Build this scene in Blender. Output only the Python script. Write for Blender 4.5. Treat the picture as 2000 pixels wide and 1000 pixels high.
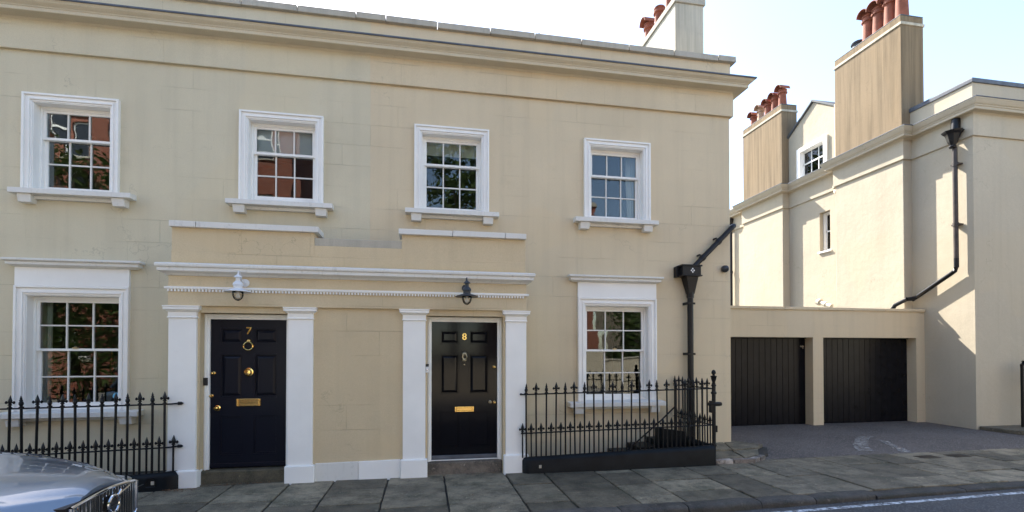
import bpy, bmesh, math, random
from mathutils import Vector, Matrix

random.seed(7)
R = math.radians
S = bpy.context.scene
for o in list(bpy.data.objects):
    bpy.data.objects.remove(o)

# ------------------------------------------------------------ camera
CAM = Vector((0.0, -8.0, 1.70))
FPX, YAW, PITCH, CY = 948.2, R(10.218), R(0.786), 678.2
cd = bpy.data.cameras.new('camera')
cam = bpy.data.objects.new('camera', cd)
S.collection.objects.link(cam)
cam.location = CAM
cam.rotation_euler = (R(90) + PITCH, 0, -YAW)
cd.sensor_width = 36.0
cd.lens = FPX / 2000 * 36.0
cd.shift_y = (CY - 500) / 2000
cd.clip_start = 0.05
cd.clip_end = 1500
S.camera = cam

# ------------------------------------------------------------ sky and sun
SUN_TRAVEL = Vector((1.0, -2.5, -2.58)).normalized()
EL = math.asin(-SUN_TRAVEL.z)
AZ = math.atan2(-SUN_TRAVEL.x, -SUN_TRAVEL.y)      # from +Y towards +X
w = bpy.data.worlds.new('World')
S.world = w
w.use_nodes = True
nt = w.node_tree
nt.nodes.clear()
sky = nt.nodes.new('ShaderNodeTexSky')
sky.sky_type = 'NISHITA'
sky.sun_disc = False
sky.sun_elevation = EL
sky.sun_rotation = AZ
sky.altitude = 50
sky.air_density = 1.0
sky.dust_density = 0.8
sky.ozone_density = 0.0
bg = nt.nodes.new('ShaderNodeBackground')
bg.inputs['Strength'].default_value = 0.082
wo = nt.nodes.new('ShaderNodeOutputWorld')
nt.links.new(sky.outputs[0], bg.inputs['Color'])
nt.links.new(bg.outputs[0], wo.inputs['Surface'])

sl = bpy.data.lights.new('sun', 'SUN')
sl.energy = 2.8
sl.angle = R(0.53)
sl.color = (1.0, 0.95, 0.87)
so = bpy.data.objects.new('sun', sl)
S.collection.objects.link(so)
so.rotation_euler = SUN_TRAVEL.to_track_quat('-Z', 'Y').to_euler()
so.location = (-6, 20, 25)

S.view_settings.view_transform = 'Standard'
S.view_settings.look = 'None'
S.view_settings.gamma = 1.0
S.view_settings.use_curve_mapping = False
S.view_settings.exposure = 2.55
S.render.engine = 'CYCLES'
S.cycles.max_bounces = 8

# ------------------------------------------------------------ helpers
def tag(o, label=None, cat=None, group=None, kind=None):
    if label: o['label'] = label
    if cat: o['category'] = cat
    if group: o['group'] = group
    if kind: o['kind'] = kind
    return o

def thing(name, loc, label, cat, group=None):
    o = bpy.data.objects.new(name, None)
    S.collection.objects.link(o)
    o.location = loc
    o.empty_display_size = 0.1
    return tag(o, label, cat, group)

def adopt(o, parent):
    # every mesh is written in world coordinates: undo the parent's own transform
    if parent is not None:
        o.parent = parent
        o.matrix_parent_inverse = Matrix.LocRotScale(parent.location, parent.rotation_euler, parent.scale).inverted()
    return o

def place(name, mesh, parent=None, loc=(0, 0, 0), rot=(0, 0, 0), scale=(1, 1, 1)):
    o = bpy.data.objects.new(name, mesh)
    S.collection.objects.link(o)
    o.location = loc
    o.rotation_euler = rot
    o.scale = scale
    return adopt(o, parent)

class MB:
    def __init__(s):
        s.v = []; s.f = []
    def add(s, vs, fs):
        b = len(s.v)
        s.v += [tuple(p) for p in vs]
        s.f += [tuple(i + b for i in f) for f in fs]
        return s
    def box(s, x0, x1, y0, y1, z0, z1):
        return s.add([(x0,y0,z0),(x1,y0,z0),(x1,y1,z0),(x0,y1,z0),(x0,y0,z1),(x1,y0,z1),(x1,y1,z1),(x0,y1,z1)],
                     [(0,3,2,1),(4,5,6,7),(0,1,5,4),(1,2,6,5),(2,3,7,6),(3,0,4,7)])
    def hexa(s, lo, hi):
        return s.add(list(lo) + list(hi), [(0,3,2,1),(4,5,6,7),(0,1,5,4),(1,2,6,5),(2,3,7,6),(3,0,4,7)])
    def poly_prism(s, pts, z0, z1):
        n = len(pts)
        z0f = z0 if callable(z0) else (lambda x, y: z0)
        z1f = z1 if callable(z1) else (lambda x, y: z1)
        vs = [(x, y, z0f(x, y)) for x, y in pts] + [(x, y, z1f(x, y)) for x, y in pts]
        fs = [tuple(range(n - 1, -1, -1)), tuple(range(n, 2 * n))]
        fs += [(i, (i + 1) % n, n + (i + 1) % n, n + i) for i in range(n)]
        return s.add(vs, fs)
    def tube(s, path, r, n=10, cap=True):
        path = [Vector(p) for p in path]
        rs = r if isinstance(r, (list, tuple)) else [r] * len(path)
        vs, fs = [], []
        up = Vector((0, 0, 1))
        for i, p in enumerate(path):
            a = path[max(i - 1, 0)]; b = path[min(i + 1, len(path) - 1)]
            t = (b - a).normalized()
            ref = up if abs(t.dot(up)) < 0.95 else Vector((1, 0, 0))
            u = t.cross(ref).normalized(); w_ = t.cross(u)
            for k in range(n):
                an = 2 * math.pi * k / n
                vs.append(p + (u * math.cos(an) + w_ * math.sin(an)) * rs[i])
        for i in range(len(path) - 1):
            for k in range(n):
                fs.append((i*n+k, i*n+(k+1) % n, (i+1)*n+(k+1) % n, (i+1)*n+k))
        if cap:
            fs.append(tuple(range(n - 1, -1, -1)))
            fs.append(tuple(range((len(path)-1)*n, len(path)*n)))
        return s.add(vs, fs)
    def lathe(s, prof, c=(0, 0, 0), n=14, axis='z'):
        vs, fs = [], []
        for r, h in prof:
            for k in range(n):
                a = 2 * math.pi * k / n
                if axis == 'z': q = (r*math.cos(a), r*math.sin(a), h)
                elif axis == 'y': q = (r*math.cos(a), h, r*math.sin(a))
                else: q = (h, r*math.cos(a), r*math.sin(a))
                vs.append((c[0]+q[0], c[1]+q[1], c[2]+q[2]))
        m = len(prof)
        for i in range(m - 1):
            for k in range(n):
                fs.append((i*n+k, i*n+(k+1) % n, (i+1)*n+(k+1) % n, (i+1)*n+k))
        fs.append(tuple(range(n - 1, -1, -1)))
        fs.append(tuple(range((m-1)*n, m*n)))
        return s.add(vs, fs)
    def sweep(s, prof, path, caps=True):
        """profile [(out, z)] swept on a plan path; outside is to the right of travel"""
        P = [Vector((p[0], p[1])) for p in path]
        nrm = []
        for i in range(len(P)):
            ns = []
            if i > 0: d = (P[i]-P[i-1]).normalized(); ns.append(Vector((d.y, -d.x)))
            if i < len(P)-1: d = (P[i+1]-P[i]).normalized(); ns.append(Vector((d.y, -d.x)))
            if len(ns) == 1: nrm.append(ns[0])
            else:
                b = (ns[0]+ns[1]).normalized()
                nrm.append(b / max(0.2, b.dot(ns[0])))
        k = len(prof)
        vs = [(P[i].x + nrm[i].x*o, P[i].y + nrm[i].y*o, z) for i in range(len(P)) for o, z in prof]
        fs = [(i*k+j, (i+1)*k+j, (i+1)*k+(j+1) % k, i*k+(j+1) % k) for i in range(len(P)-1) for j in range(k)]
        if caps:
            fs.append(tuple(range(k))); fs.append(tuple(range((len(P)-1)*k + k - 1, (len(P)-1)*k - 1, -1)))
        return s.add(vs, fs)
    def mesh(s, name, m, smooth=False):
        me = bpy.data.meshes.new(name)
        me.from_pydata(s.v, [], s.f)
        bm = bmesh.new(); bm.from_mesh(me)
        bmesh.ops.recalc_face_normals(bm, faces=bm.faces)
        bm.to_mesh(me); bm.free()
        if m: me.materials.append(M[m] if isinstance(m, str) else m)
        if smooth:
            me.polygons.foreach_set('use_smooth', [True] * len(me.polygons))
        return me
    def build(s, name, m, parent=None, smooth=False, bevel=0, auto=False):
        o = place(name, s.mesh(name, m, smooth), parent)
        if auto: autosmooth(o)
        if bevel: bev(o, bevel)
        return o

def bev(o, wd, seg=2):
    b = o.modifiers.new('bevel', 'BEVEL')
    b.width = wd; b.segments = seg; b.limit_method = 'ANGLE'; b.angle_limit = R(35)
    return o

def autosmooth(o, ang=40):
    me = o.data
    me.polygons.foreach_set('use_smooth', [True] * len(me.polygons))
    bm = bmesh.new(); bm.from_mesh(me)
    for e in bm.edges:
        if len(e.link_faces) == 2 and e.calc_face_angle(0) > R(ang): e.smooth = False
    bm.to_mesh(me); bm.free()
    return o

def wall_cells(mb, axis, c, a0, a1, z0, z1, holes, depth):
    """a vertical wall face with rectangular holes and their reveals; axis 'x': plane y=c spanning x, axis 'y': plane x=c spanning y.
    depth is the signed reveal depth"""
    As = sorted({a0, a1, *[h[0] for h in holes], *[h[1] for h in holes]})
    Zs = sorted({z0, z1, *[h[2] for h in holes], *[h[3] for h in holes]})
    As = [a for a in As if a0 <= a <= a1]; Zs = [z for z in Zs if z0 <= z <= z1]
    pt = (lambda a, d, z: (a, c + d, z)) if axis == 'x' else (lambda a, d, z: (c + d, a, z))
    for i in range(len(As)-1):
        for j in range(len(Zs)-1):
            ca, cz = (As[i]+As[i+1])/2, (Zs[j]+Zs[j+1])/2
            if any(h[0] < ca < h[1] and h[2] < cz < h[3] for h in holes): continue
            mb.add([pt(As[i],0,Zs[j]), pt(As[i+1],0,Zs[j]), pt(As[i+1],0,Zs[j+1]), pt(As[i],0,Zs[j+1])], [(0,1,2,3)])
    for h in holes:
        x0, x1, b, t = h
        for p, q in (((x0,b),(x0,t)), ((x0,t),(x1,t)), ((x1,t),(x1,b)), ((x1,b),(x0,b))):
            mb.add([pt(p[0],0,p[1]), pt(q[0],0,q[1]), pt(q[0],depth,q[1]), pt(p[0],depth,p[1])], [(0,1,2,3)])
    return mb

# ------------------------------------------------------------ materials (procedural)
M = {}
def nodes_of(name):
    m = bpy.data.materials.new(name); m.use_nodes = True
    t = m.node_tree; t.nodes.clear()
    out = t.nodes.new('ShaderNodeOutputMaterial')
    b = t.nodes.new('ShaderNodeBsdfPrincipled')
    t.links.new(b.outputs[0], out.inputs['Surface'])
    M[name] = m
    return m, t, b, out

class G:
    """small graph helper"""
    def __init__(s, t):
        s.t = t
        g = t.nodes.new('ShaderNodeNewGeometry'); s.pos = g.outputs['Position']; s.geo = g
    def n(s, kind, **kw):
        nd = s.t.nodes.new(kind)
        for k, v in kw.items(): setattr(nd, k, v)
        return nd
    def l(s, a, b): s.t.links.new(a, b)
    def scaled(s, sc, add=None):
        m = s.n('ShaderNodeMapping'); m.inputs['Scale'].default_value = sc
        s.l(add or s.pos, m.inputs['Vector']); return m.outputs[0]
    def noise(s, sc, detail=4, rough=0.55, vec=None):
        m = s.n('ShaderNodeTexNoise'); m.inputs['Scale'].default_value = sc
        m.inputs['Detail'].default_value = detail; m.inputs['Roughness'].default_value = rough
        s.l(vec or s.pos, m.inputs['Vector']); return m.outputs['Fac']
    def ramp(s, f, stops):
        r = s.n('ShaderNodeValToRGB'); e = r.color_ramp.elements
        while len(e) < len(stops): e.new(0.5)
        for el, (p, c) in zip(e, stops):
            el.position = p; el.color = (c, c, c, 1) if isinstance(c, (int, float)) else (*c, 1)
        s.l(f, r.inputs[0]); return r.outputs[0]
    def mix(s, f, a, b, mode='MIX'):
        m = s.n('ShaderNodeMix', data_type='RGBA', blend_type=mode)
        for sock, val in ((m.inputs[0], f), (m.inputs[6], a), (m.inputs[7], b)):
            if hasattr(val, 'is_linked') or hasattr(val, 'links'): s.l(val, sock)
            else: sock.default_value = val if isinstance(val, float) else (*val, 1)
        return m.outputs[2]
    def math(s, op, a, b=0.0):
        m = s.n('ShaderNodeMath', operation=op)
        for i, val in enumerate((a, b)):
            if hasattr(val, 'links'): s.l(val, m.inputs[i])
            else: m.inputs[i].default_value = val
        return m.outputs[0]
    def bump(s, h, strength, dist, prev=None):
        b = s.n('ShaderNodeBump'); b.inputs['Strength'].default_value = strength; b.inputs['Distance'].default_value = dist
        s.l(h, b.inputs['Height'])
        if prev is not None: s.l(prev, b.inputs['Normal'])
        return b.outputs[0]
    def rand(s):
        return s.n('ShaderNodeObjectInfo').outputs['Random']

def mul(c, k): return tuple(min(1, x * k) for x in c)

def stucco(name, col, streak=0.0, dirt=0.45, rough=0.9, joints=True, lumps=1.0, runs=0.16):
    m, t, b, out = nodes_of(name); g = G(t)
    c = g.mix(g.ramp(g.noise(0.55, 6, 0.6), [(0.32, 0.0), (0.70, 1.0)]), mul(col, 0.90), mul(col, 1.06))
    c = g.mix(g.ramp(g.noise(75, 3, 0.7), [(0.38, 0.0), (0.72, 0.75)]), c, mul(col, 0.84))
    # soot and water marks: blotches with their own outline
    bl = g.ramp(g.noise(1.9, 9, 0.72), [(0.56, 0.0), (0.74, 1.0)])
    c = g.mix(g.math('MULTIPLY', bl, dirt), c, mul((col[0]*0.78, col[1]*0.77, col[2]*0.74), 1.0))
    pt_ = g.ramp(g.noise(0.33, 2, 0.4), [(0.56, 0.0), (0.575, 1.0)])     # patched and repainted areas
    c = g.mix(g.math('MULTIPLY', pt_, 0.5), c, mul((col[0]*0.98, col[1]*0.955, col[2]*0.91), 1.0))
    rn = g.ramp(g.noise(1.0, 5, 0.6, g.scaled((5.0, 5.0, 0.22))), [(0.48, 0.0), (0.72, 1.0)])
    c = g.mix(g.math('MULTIPLY', rn, runs), c, mul(col, 0.55))
    if streak:
        st = g.ramp(g.noise(1.0, 6, 0.65, g.scaled((9.0, 9.0, 0.35))), [(0.45, 0.0), (0.70, 1.0)])
        c = g.mix(g.math('MULTIPLY', st, streak), c, mul(col, 0.36))
    # hairline cracks
    vo = g.n('ShaderNodeTexVoronoi', feature='DISTANCE_TO_EDGE'); vo.inputs['Scale'].default_value = 0.55
    wv = g.n('ShaderNodeVectorMath', operation='ADD'); g.l(g.pos, wv.inputs[0])
    nv = g.n('ShaderNodeTexNoise'); nv.inputs['Scale'].default_value = 3.0; nv.inputs['Detail'].default_value = 6; g.l(g.pos, nv.inputs['Vector'])
    g.l(nv.outputs['Color'], wv.inputs[1]); g.l(wv.outputs[0], vo.inputs['Vector'])
    cr = g.math('MULTIPLY', g.ramp(vo.outputs['Distance'], [(0.0, 1.0), (0.004, 0.0)]), g.ramp(g.noise(0.8, 3), [(0.52, 0.0), (0.60, 1.0)]))
    c = g.mix(g.math('MULTIPLY', cr, 0.45), c, mul(col, 0.4))
    nb = g.bump(g.noise(1.1, 3), 0.35*lumps, 0.03)
    nb = g.bump(g.noise(9, 4), 0.35*lumps, 0.006, nb)
    nb = g.bump(g.noise(110, 4, 0.65), 0.6, 0.004, nb)
    if joints:
        # scored ashlar lines, half lost under paint
        sep = g.n('ShaderNodeSeparateXYZ'); g.l(g.pos, sep.inputs[0])
        com = g.n('ShaderNodeCombineXYZ'); g.l(g.math('ADD', sep.outputs[0], sep.outputs[1]), com.inputs[0]); g.l(sep.outputs[2], com.inputs[1])
        br = g.n('ShaderNodeTexBrick')
        for k, v in (('Scale', 1.0), ('Mortar Size', 0.004), ('Mortar Smooth', 0.3), ('Brick Width', 0.86), ('Row Height', 0.335)): br.inputs[k].default_value = v
        g.l(com.outputs[0], br.inputs['Vector'])
        msk = g.ramp(g.noise(0.9, 4), [(0.46, 0.0), (0.60, 1.0)])
        jt = g.math('MULTIPLY', br.outputs['Fac'], msk)
        nb = g.bump(g.math('SUBTRACT', 1.0, jt), 0.8, 0.005, nb)
        c = g.mix(g.math('MULTIPLY', jt, 0.30), c, mul(col, 0.5))
    g.l(c, b.inputs['Base Color'])
    b.inputs['Roughness'].default_value = rough
    b.inputs['Specular IOR Level'].default_value = 0.2
    g.l(nb, b.inputs['Normal'])
    return m

def paint(name, col, rough=0.45, wear=0.25, bumpy=0.15):
    m, t, b, out = nodes_of(name); g = G(t)
    c = g.mix(g.ramp(g.noise(1.7, 5), [(0.35, 0.0), (0.7, 1.0)]), mul(col, 0.95), mul(col, 1.03))
    d = g.ramp(g.noise(14, 9, 0.75), [(0.58, 0.0), (0.72, 1.0)])
    dr = g.ramp(g.noise(1.0, 7, 0.7, g.scaled((16.0, 16.0, 1.6))), [(0.56, 0.0), (0.72, 1.0)])
    c = g.mix(g.math('MULTIPLY', dr, wear*0.7), c, (col[0]*0.62, col[1]*0.60, col[2]*0.55))
    c = g.mix(g.math('MULTIPLY', d, wear), c, (col[0]*0.55, col[1]*0.54, col[2]*0.50))
    g.l(c, b.inputs['Base Color'])
    b.inputs['Roughness'].default_value = rough
    nb = g.bump(g.noise(7, 4), bumpy, 0.006)
    nb = g.bump(g.noise(120, 3), 0.2, 0.002, nb)
    g.l(nb, b.inputs['Normal'])
    return m

def plain(name, col, rough=0.5, metal=0.0, spec=0.5, coat=0.0, bumpy=0.0, bscale=30, var=0.0, crough=0.03):
    m, t, b, out = nodes_of(name); g = G(t)
    if var:
        c = g.mix(g.ramp(g.noise(6, 5), [(0.3, 0.0), (0.7, 1.0)]), mul(col, 1-var), mul(col, 1+var))
        g.l(c, b.inputs['Base Color'])
    else: b.inputs['Base Color'].default_value = (*col, 1)
    b.inputs['Roughness'].default_value = rough
    b.inputs['Metallic'].default_value = metal
    b.inputs['Specular IOR Level'].default_value = spec
    b.inputs['Coat Weight'].default_value = coat
    b.inputs['Coat Roughness'].default_value = crough
    if bumpy: g.l(g.bump(g.noise(bscale, 4), bumpy, 0.004), b.inputs['Normal'])
    return m

def glass(name, ior=1.58, tint=(0.9, 0.95, 0.95), wave=0.055):
    m, t, b, out = nodes_of(name); g = G(t)
    t.nodes.remove(b)
    tr = g.n('ShaderNodeBsdfTransparent'); tr.inputs[0].default_value = (*tint, 1)
    gl = g.n('ShaderNodeBsdfGlossy'); gl.inputs['Roughness'].default_value = 0.012
    fr = g.n('ShaderNodeFresnel'); fr.inputs[0].default_value = ior
    # old drawn glass: slow waves, other waves in each pane
    off = g.n('ShaderNodeVectorMath', operation='ADD'); g.l(g.pos, off.inputs[0])
    sc = g.n('ShaderNodeVectorMath', operation='SCALE'); sc.inputs[0].default_value = (37, 51, 23); g.l(g.rand(), sc.inputs['Scale'])
    g.l(sc.outputs[0], off.inputs[1])
    nb = g.bump(g.noise(3.2, 1, 0.3, off.outputs[0]), wave, 0.03)
    g.l(nb, gl.inputs['Normal'])
    mx = g.n('ShaderNodeMixShader'); g.l(fr.outputs[0], mx.inputs[0]); g.l(tr.outputs[0], mx.inputs[1]); g.l(gl.outputs[0], mx.inputs[2])
    g.l(mx.outputs[0], out.inputs['Surface'])
    return m

stucco('stucco_grey', (0.675, 0.60, 0.435))
stucco('stucco_beige', (0.71, 0.59, 0.405))
stucco('stucco_porch', (0.67, 0.54, 0.35))
stucco('stucco_cornice', (0.66, 0.58, 0.43), joints=False, dirt=0.5)
stucco('stucco_cream', (0.54, 0.47, 0.355), joints=False, dirt=0.3, lumps=1.6)
stucco('stucco_stained', (0.285, 0.212, 0.132), streak=0.6, joints=False, dirt=0.5)
stucco('stucco_pale_stained', (0.60, 0.55, 0.44), streak=0.5, joints=False, dirt=0.7)
stucco('coping_stone', (0.50, 0.455, 0.37), streak=0.25, joints=False, dirt=0.9)
stucco('garage_render', (0.68, 0.56, 0.385), dirt=0.3)
paint('white_paint', (0.90, 0.88, 0.835), wear=0.15)
paint('white_stucco', (0.90, 0.88, 0.835), rough=0.6, bumpy=0.35, wear=0.08)
paint('white_worn', (0.74, 0.72, 0.67), wear=0.6)
plain('lead', (0.09, 0.10, 0.12), 0.55, bumpy=0.5, bscale=14, var=0.3)
plain('dark_paint', (0.006, 0.006, 0.008), 0.09, spec=0.18, bumpy=0.10, bscale=9)
plain('door_navy', (0.008, 0.009, 0.016), 0.30, spec=0.22, bumpy=0.10, bscale=40)
plain('garage_black', (0.007, 0.007, 0.009), 0.24, spec=0.13, bumpy=0.25, bscale=16, var=0.3)
plain('iron', (0.007, 0.007, 0.008), 0.38, spec=0.25, bumpy=0.3, bscale=60)
plain('iron_plinth', (0.007, 0.009, 0.011), 0.42, spec=0.15, bumpy=0.4, bscale=25, var=0.3)
plain('pipe_black', (0.008, 0.008, 0.010), 0.35, spec=0.3, bumpy=0.1)
plain('pipe_old', (0.05, 0.035, 0.028), 0.45, bumpy=0.3, var=0.5)
plain('brass', (0.80, 0.52, 0.17), 0.20, metal=1.0, bumpy=0.1, bscale=50)
plain('brass_dull', (0.42, 0.36, 0.24), 0.35, metal=1.0, bumpy=0.3, bscale=80)
plain('chrome', (0.75, 0.77, 0.80), 0.10, metal=1.0)
plain('terracotta', (0.25, 0.078, 0.042), 0.8, bumpy=0.4, var=0.3)
plain('terracotta_pale', (0.45, 0.30, 0.20), 0.85, bumpy=0.4, var=0.3)
plain('slate', (0.07, 0.08, 0.09), 0.7, bumpy=0.5)
plain('room_dark', (0.05, 0.046, 0.042), 0.9)  # near-black walls put the gloom of the rooms into the colour
plain('blind_white', (0.62, 0.64, 0.66), 0.8)
plain('blind_cream', (0.50, 0.46, 0.36), 0.8)
plain('curtain', (0.66, 0.64, 0.62), 0.85)
plain('white_metal', (0.70, 0.71, 0.72), 0.35, bumpy=0.05)
plain('grey_metal', (0.03, 0.035, 0.042), 0.4)
plain('white_plastic', (0.75, 0.75, 0.74), 0.35)
plain('black_plastic', (0.012, 0.012, 0.013), 0.4)
plain('cream_pipe', (0.62, 0.54, 0.40), 0.5, bumpy=0.1)
plain('blue_sticker', (0.12, 0.40, 0.60), 0.5)
plain('rust', (0.06, 0.045, 0.03), 0.85, var=0.4)
glass('pane_glass')
glass('lamp_glass', 1.5, (0.9, 0.88, 0.85), 0.1)

def stone_floor(name, base, warm, rough=0.75, moss=0.25):
    m, t, b, out = nodes_of(name); g = G(t)
    rnd = g.rand()
    c = g.mix(rnd, base, warm)
    c = g.mix(g.ramp(g.noise(3.2, 9, 0.75), [(0.40, 0.0), (0.60, 1.0)]), c, mul(base, 0.34))
    c = g.mix(g.ramp(g.noise(90, 4, 0.7), [(0.45, 0.0), (0.75, 0.7)]), c, mul(warm, 1.5))
    mo = g.ramp(g.noise(1.6, 6, 0.7), [(0.52, 0.0), (0.70, 1.0)])
    c = g.mix(g.math('MULTIPLY', mo, moss), c, (0.06, 0.075, 0.035))
    sp = g.ramp(g.noise(13, 4, 0.65), [(0.64, 0.0), (0.70, 0.8)])
    c = g.mix(sp, c, mul(warm, 1.9))
    # each stone its own tone
    k = g.n('ShaderNodeHueSaturation'); g.l(c, k.inputs['Color'])
    g.l(g.math('ADD', g.math('MULTIPLY', rnd, 0.85), 0.62), k.inputs['Value'])
    g.l(k.outputs[0], b.inputs['Base Color'])
    g.l(g.math('ADD', g.math('MULTIPLY', g.noise(4, 5), 0.35), rough-0.25), b.inputs['Roughness'])
    nb = g.bump(g.noise(3.5, 5, 0.6), 0.8, 0.03)
    nb = g.bump(g.noise(30, 6, 0.75), 0.9, 0.012, nb)
    g.l(nb, b.inputs['Normal'])
    return m
stone_floor('flagstone', (0.155, 0.130, 0.085), (0.215, 0.178, 0.118))
stone_floor('kerb_stone', (0.045, 0.040, 0.034), (0.075, 0.066, 0.055), moss=0.35)
stone_floor('step_stone', (0.12, 0.10, 0.08), (0.16, 0.13, 0.10), moss=0.1)
stone_floor('step_mossy', (0.11, 0.09, 0.06), (0.12, 0.105, 0.06), moss=0.8)
stone_floor('edge_stone', (0.26, 0.20, 0.16), (0.36, 0.32, 0.28), moss=0.1)

stone_floor('pale_paving', (0.40, 0.375, 0.33), (0.46, 0.43, 0.38), moss=0.05)  # far pavement kept this pale to bounce sunlight onto the facade
def asphalt(name, col, speck):
    m, t, b, out = nodes_of(name); g = G(t)
    c = g.mix(g.ramp(g.noise(0.8, 6, 0.65), [(0.35, 0.0), (0.68, 1.0)]), mul(col, 0.72), mul(col, 1.35))
    v = g.n('ShaderNodeTexVoronoi'); v.inputs['Scale'].default_value = 85; g.l(g.pos, v.inputs['Vector'])
    bw = g.n('ShaderNodeRGBToBW'); g.l(v.outputs['Color'], bw.inputs[0])
    c = g.mix(g.ramp(bw.outputs[0], [(0.55, 0.0), (0.85, 0.9)]), c, speck)
    g.l(c, b.inputs['Base Color'])
    b.inputs['Roughness'].default_value = 0.82
    nb = g.bump(v.outputs['Distance'], 0.3, 0.004)
    nb = g.bump(g.noise(2.5, 4), 0.3, 0.02, nb)
    g.l(nb, b.inputs['Normal'])
    return m
asphalt('asphalt_road', (0.052, 0.050, 0.051), (0.13, 0.125, 0.12))
asphalt('asphalt_drive', (0.082, 0.068, 0.058), (0.25, 0.21, 0.185))
asphalt('joint_dirt', (0.028, 0.025, 0.02), (0.05, 0.045, 0.035))
def road_paint():
    m, t, b, out = nodes_of('road_paint'); g = G(t)
    tr = g.n('ShaderNodeBsdfTransparent')
    b.inputs['Base Color'].default_value = (0.62, 0.64, 0.66, 1); b.inputs['Roughness'].default_value = 0.7
    mx = g.n('ShaderNodeMixShader')
    g.l(g.ramp(g.noise(13, 9, 0.8), [(0.40, 0.0), (0.56, 1.0)]), mx.inputs[0]); g.l(tr.outputs[0], mx.inputs[1]); g.l(b.outputs[0], mx.inputs[2])
    g.l(mx.outputs[0], out.inputs['Surface'])
road_paint()
_m = M['road_paint'].copy(); M['worn_paint'] = _m
_b = [n for n in _m.node_tree.nodes if n.type == 'BSDF_PRINCIPLED'][0]; _b.inputs['Base Color'].default_value = (0.42, 0.39, 0.35, 1)
_r = [n for n in _m.node_tree.nodes if n.type == 'VALTORGB'][0]; _r.color_ramp.elements[0].position = 0.44; _r.color_ramp.elements[1].position = 0.62
def brickwork():
    m, t, b, out = nodes_of('brickwork'); g = G(t)
    sep = g.n('ShaderNodeSeparateXYZ'); g.l(g.pos, sep.inputs[0])
    com = g.n('ShaderNodeCombineXYZ'); g.l(g.math('ADD', sep.outputs[0], sep.outputs[1]), com.inputs[0]); g.l(sep.outputs[2], com.inputs[1])
    br = g.n('ShaderNodeTexBrick')
    for k, v in (('Scale', 1.0), ('Mortar Size', 0.006), ('Brick Width', 0.225), ('Row Height', 0.075)): br.inputs[k].default_value = v
    br.inputs['Color1'].default_value = (0.26, 0.075, 0.042, 1); br.inputs['Color2'].default_value = (0.34, 0.11, 0.06, 1); br.inputs['Mortar'].default_value = (0.32, 0.27, 0.22, 1)
    g.l(com.outputs[0], br.inputs['Vector'])
    g.l(g.mix(g.noise(1.3, 5), br.outputs['Color'], (0.20, 0.06, 0.035)), b.inputs['Base Color'])
    b.inputs['Roughness'].default_value = 0.9
brickwork()
def leaf():
    m, t, b, out = nodes_of('leaf'); g = G(t)
    c = g.mix(g.noise(2.5, 3), (0.045, 0.085, 0.018), (0.10, 0.14, 0.035))
    g.l(c, b.inputs['Base Color']); b.inputs['Roughness'].default_value = 0.55
    tl = g.n('ShaderNodeBsdfTranslucent'); g.l(c, tl.inputs[0])
    mx = g.n('ShaderNodeMixShader'); mx.inputs[0].default_value = 0.3
    g.l(b.outputs[0], mx.inputs[1]); g.l(tl.outputs[0], mx.inputs[2]); g.l(mx.outputs[0], out.inputs['Surface'])
leaf()
plain('bark', (0.07, 0.052, 0.038), 0.9, bumpy=0.8)
plain('dead_leaf', (0.16, 0.075, 0.03), 0.8, var=0.5)
# car
def carpaint():
    m, t, b, out = nodes_of('car_paint'); g = G(t)
    b.inputs['Base Color'].default_value = (0.20, 0.245, 0.30, 1)
    b.inputs['Metallic'].default_value = 0.6; b.inputs['Roughness'].default_value = 0.33
    b.inputs['Coat Weight'].default_value = 1.0; b.inputs['Coat Roughness'].default_value = 0.02
carpaint()
plain('car_black', (0.008, 0.008, 0.009), 0.45)
plain('car_glass', (0.01, 0.012, 0.014), 0.03, spec=0.7)
plain('headlight', (0.05, 0.06, 0.07), 0.04, spec=0.8, coat=1.0)
plain('tyre', (0.014, 0.014, 0.014), 0.85, bumpy=0.3)
plain('alloy', (0.55, 0.56, 0.58), 0.3, metal=1.0)
plain('amber', (0.75, 0.22, 0.03), 0.2, coat=0.6)

# ============================================================ THE SETTING
def roadz(x): return -0.10 + 0.008 * (min(max(x, -6), 9) - 2)
def kerby(x): return -3.06 + 0.018 * x

mb = MB(); mb.add([(-400,-400,-0.30),(400,-400,-0.30),(400,400,-0.30),(-400,400,-0.30)], [(0,1,2,3)])
tag(mb.build('ground', 'joint_dirt'), 'dark bare ground under and beyond the street', 'ground', kind='structure')
mb = MB()
xs = [-60, -6, -3, 0, 3, 6, 9, 60]
for a, b in zip(xs, xs[1:]):
    mb.add([(a,-10.5,roadz(a)),(b,-10.5,roadz(b)),(b,kerby(b)+0.1,roadz(b)),(a,kerby(a)+0.1,roadz(a))], [(0,1,2,3)])
road = tag(mb.build('road', 'asphalt_road'), 'dark grey asphalt road in front of the pavement', 'road', kind='structure')
# thin white bay line on the road
mb = MB()
lx = [3.0, 4.4, 5.9, 7.3, 7.75]
for a, b in zip(lx, lx[1:]):
    ya, yb = kerby(a) - 0.155, kerby(b) - 0.155
    mb.add([(a,ya-0.035,roadz(a)+0.004),(b,yb-0.035,roadz(b)+0.004),(b,yb+0.035,roadz(b)+0.004),(a,ya+0.035,roadz(a)+0.004)], [(0,1,2,3)])
mb.build('painted_line', 'road_paint', road)
mb = MB(); mb.box(-60, 60, -13.2, -10.5, -0.28, 0.02)
tag(mb.build('far_pavement', 'pale_paving'), 'stone pavement on the far side of the road', 'pavement', kind='structure')

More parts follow.
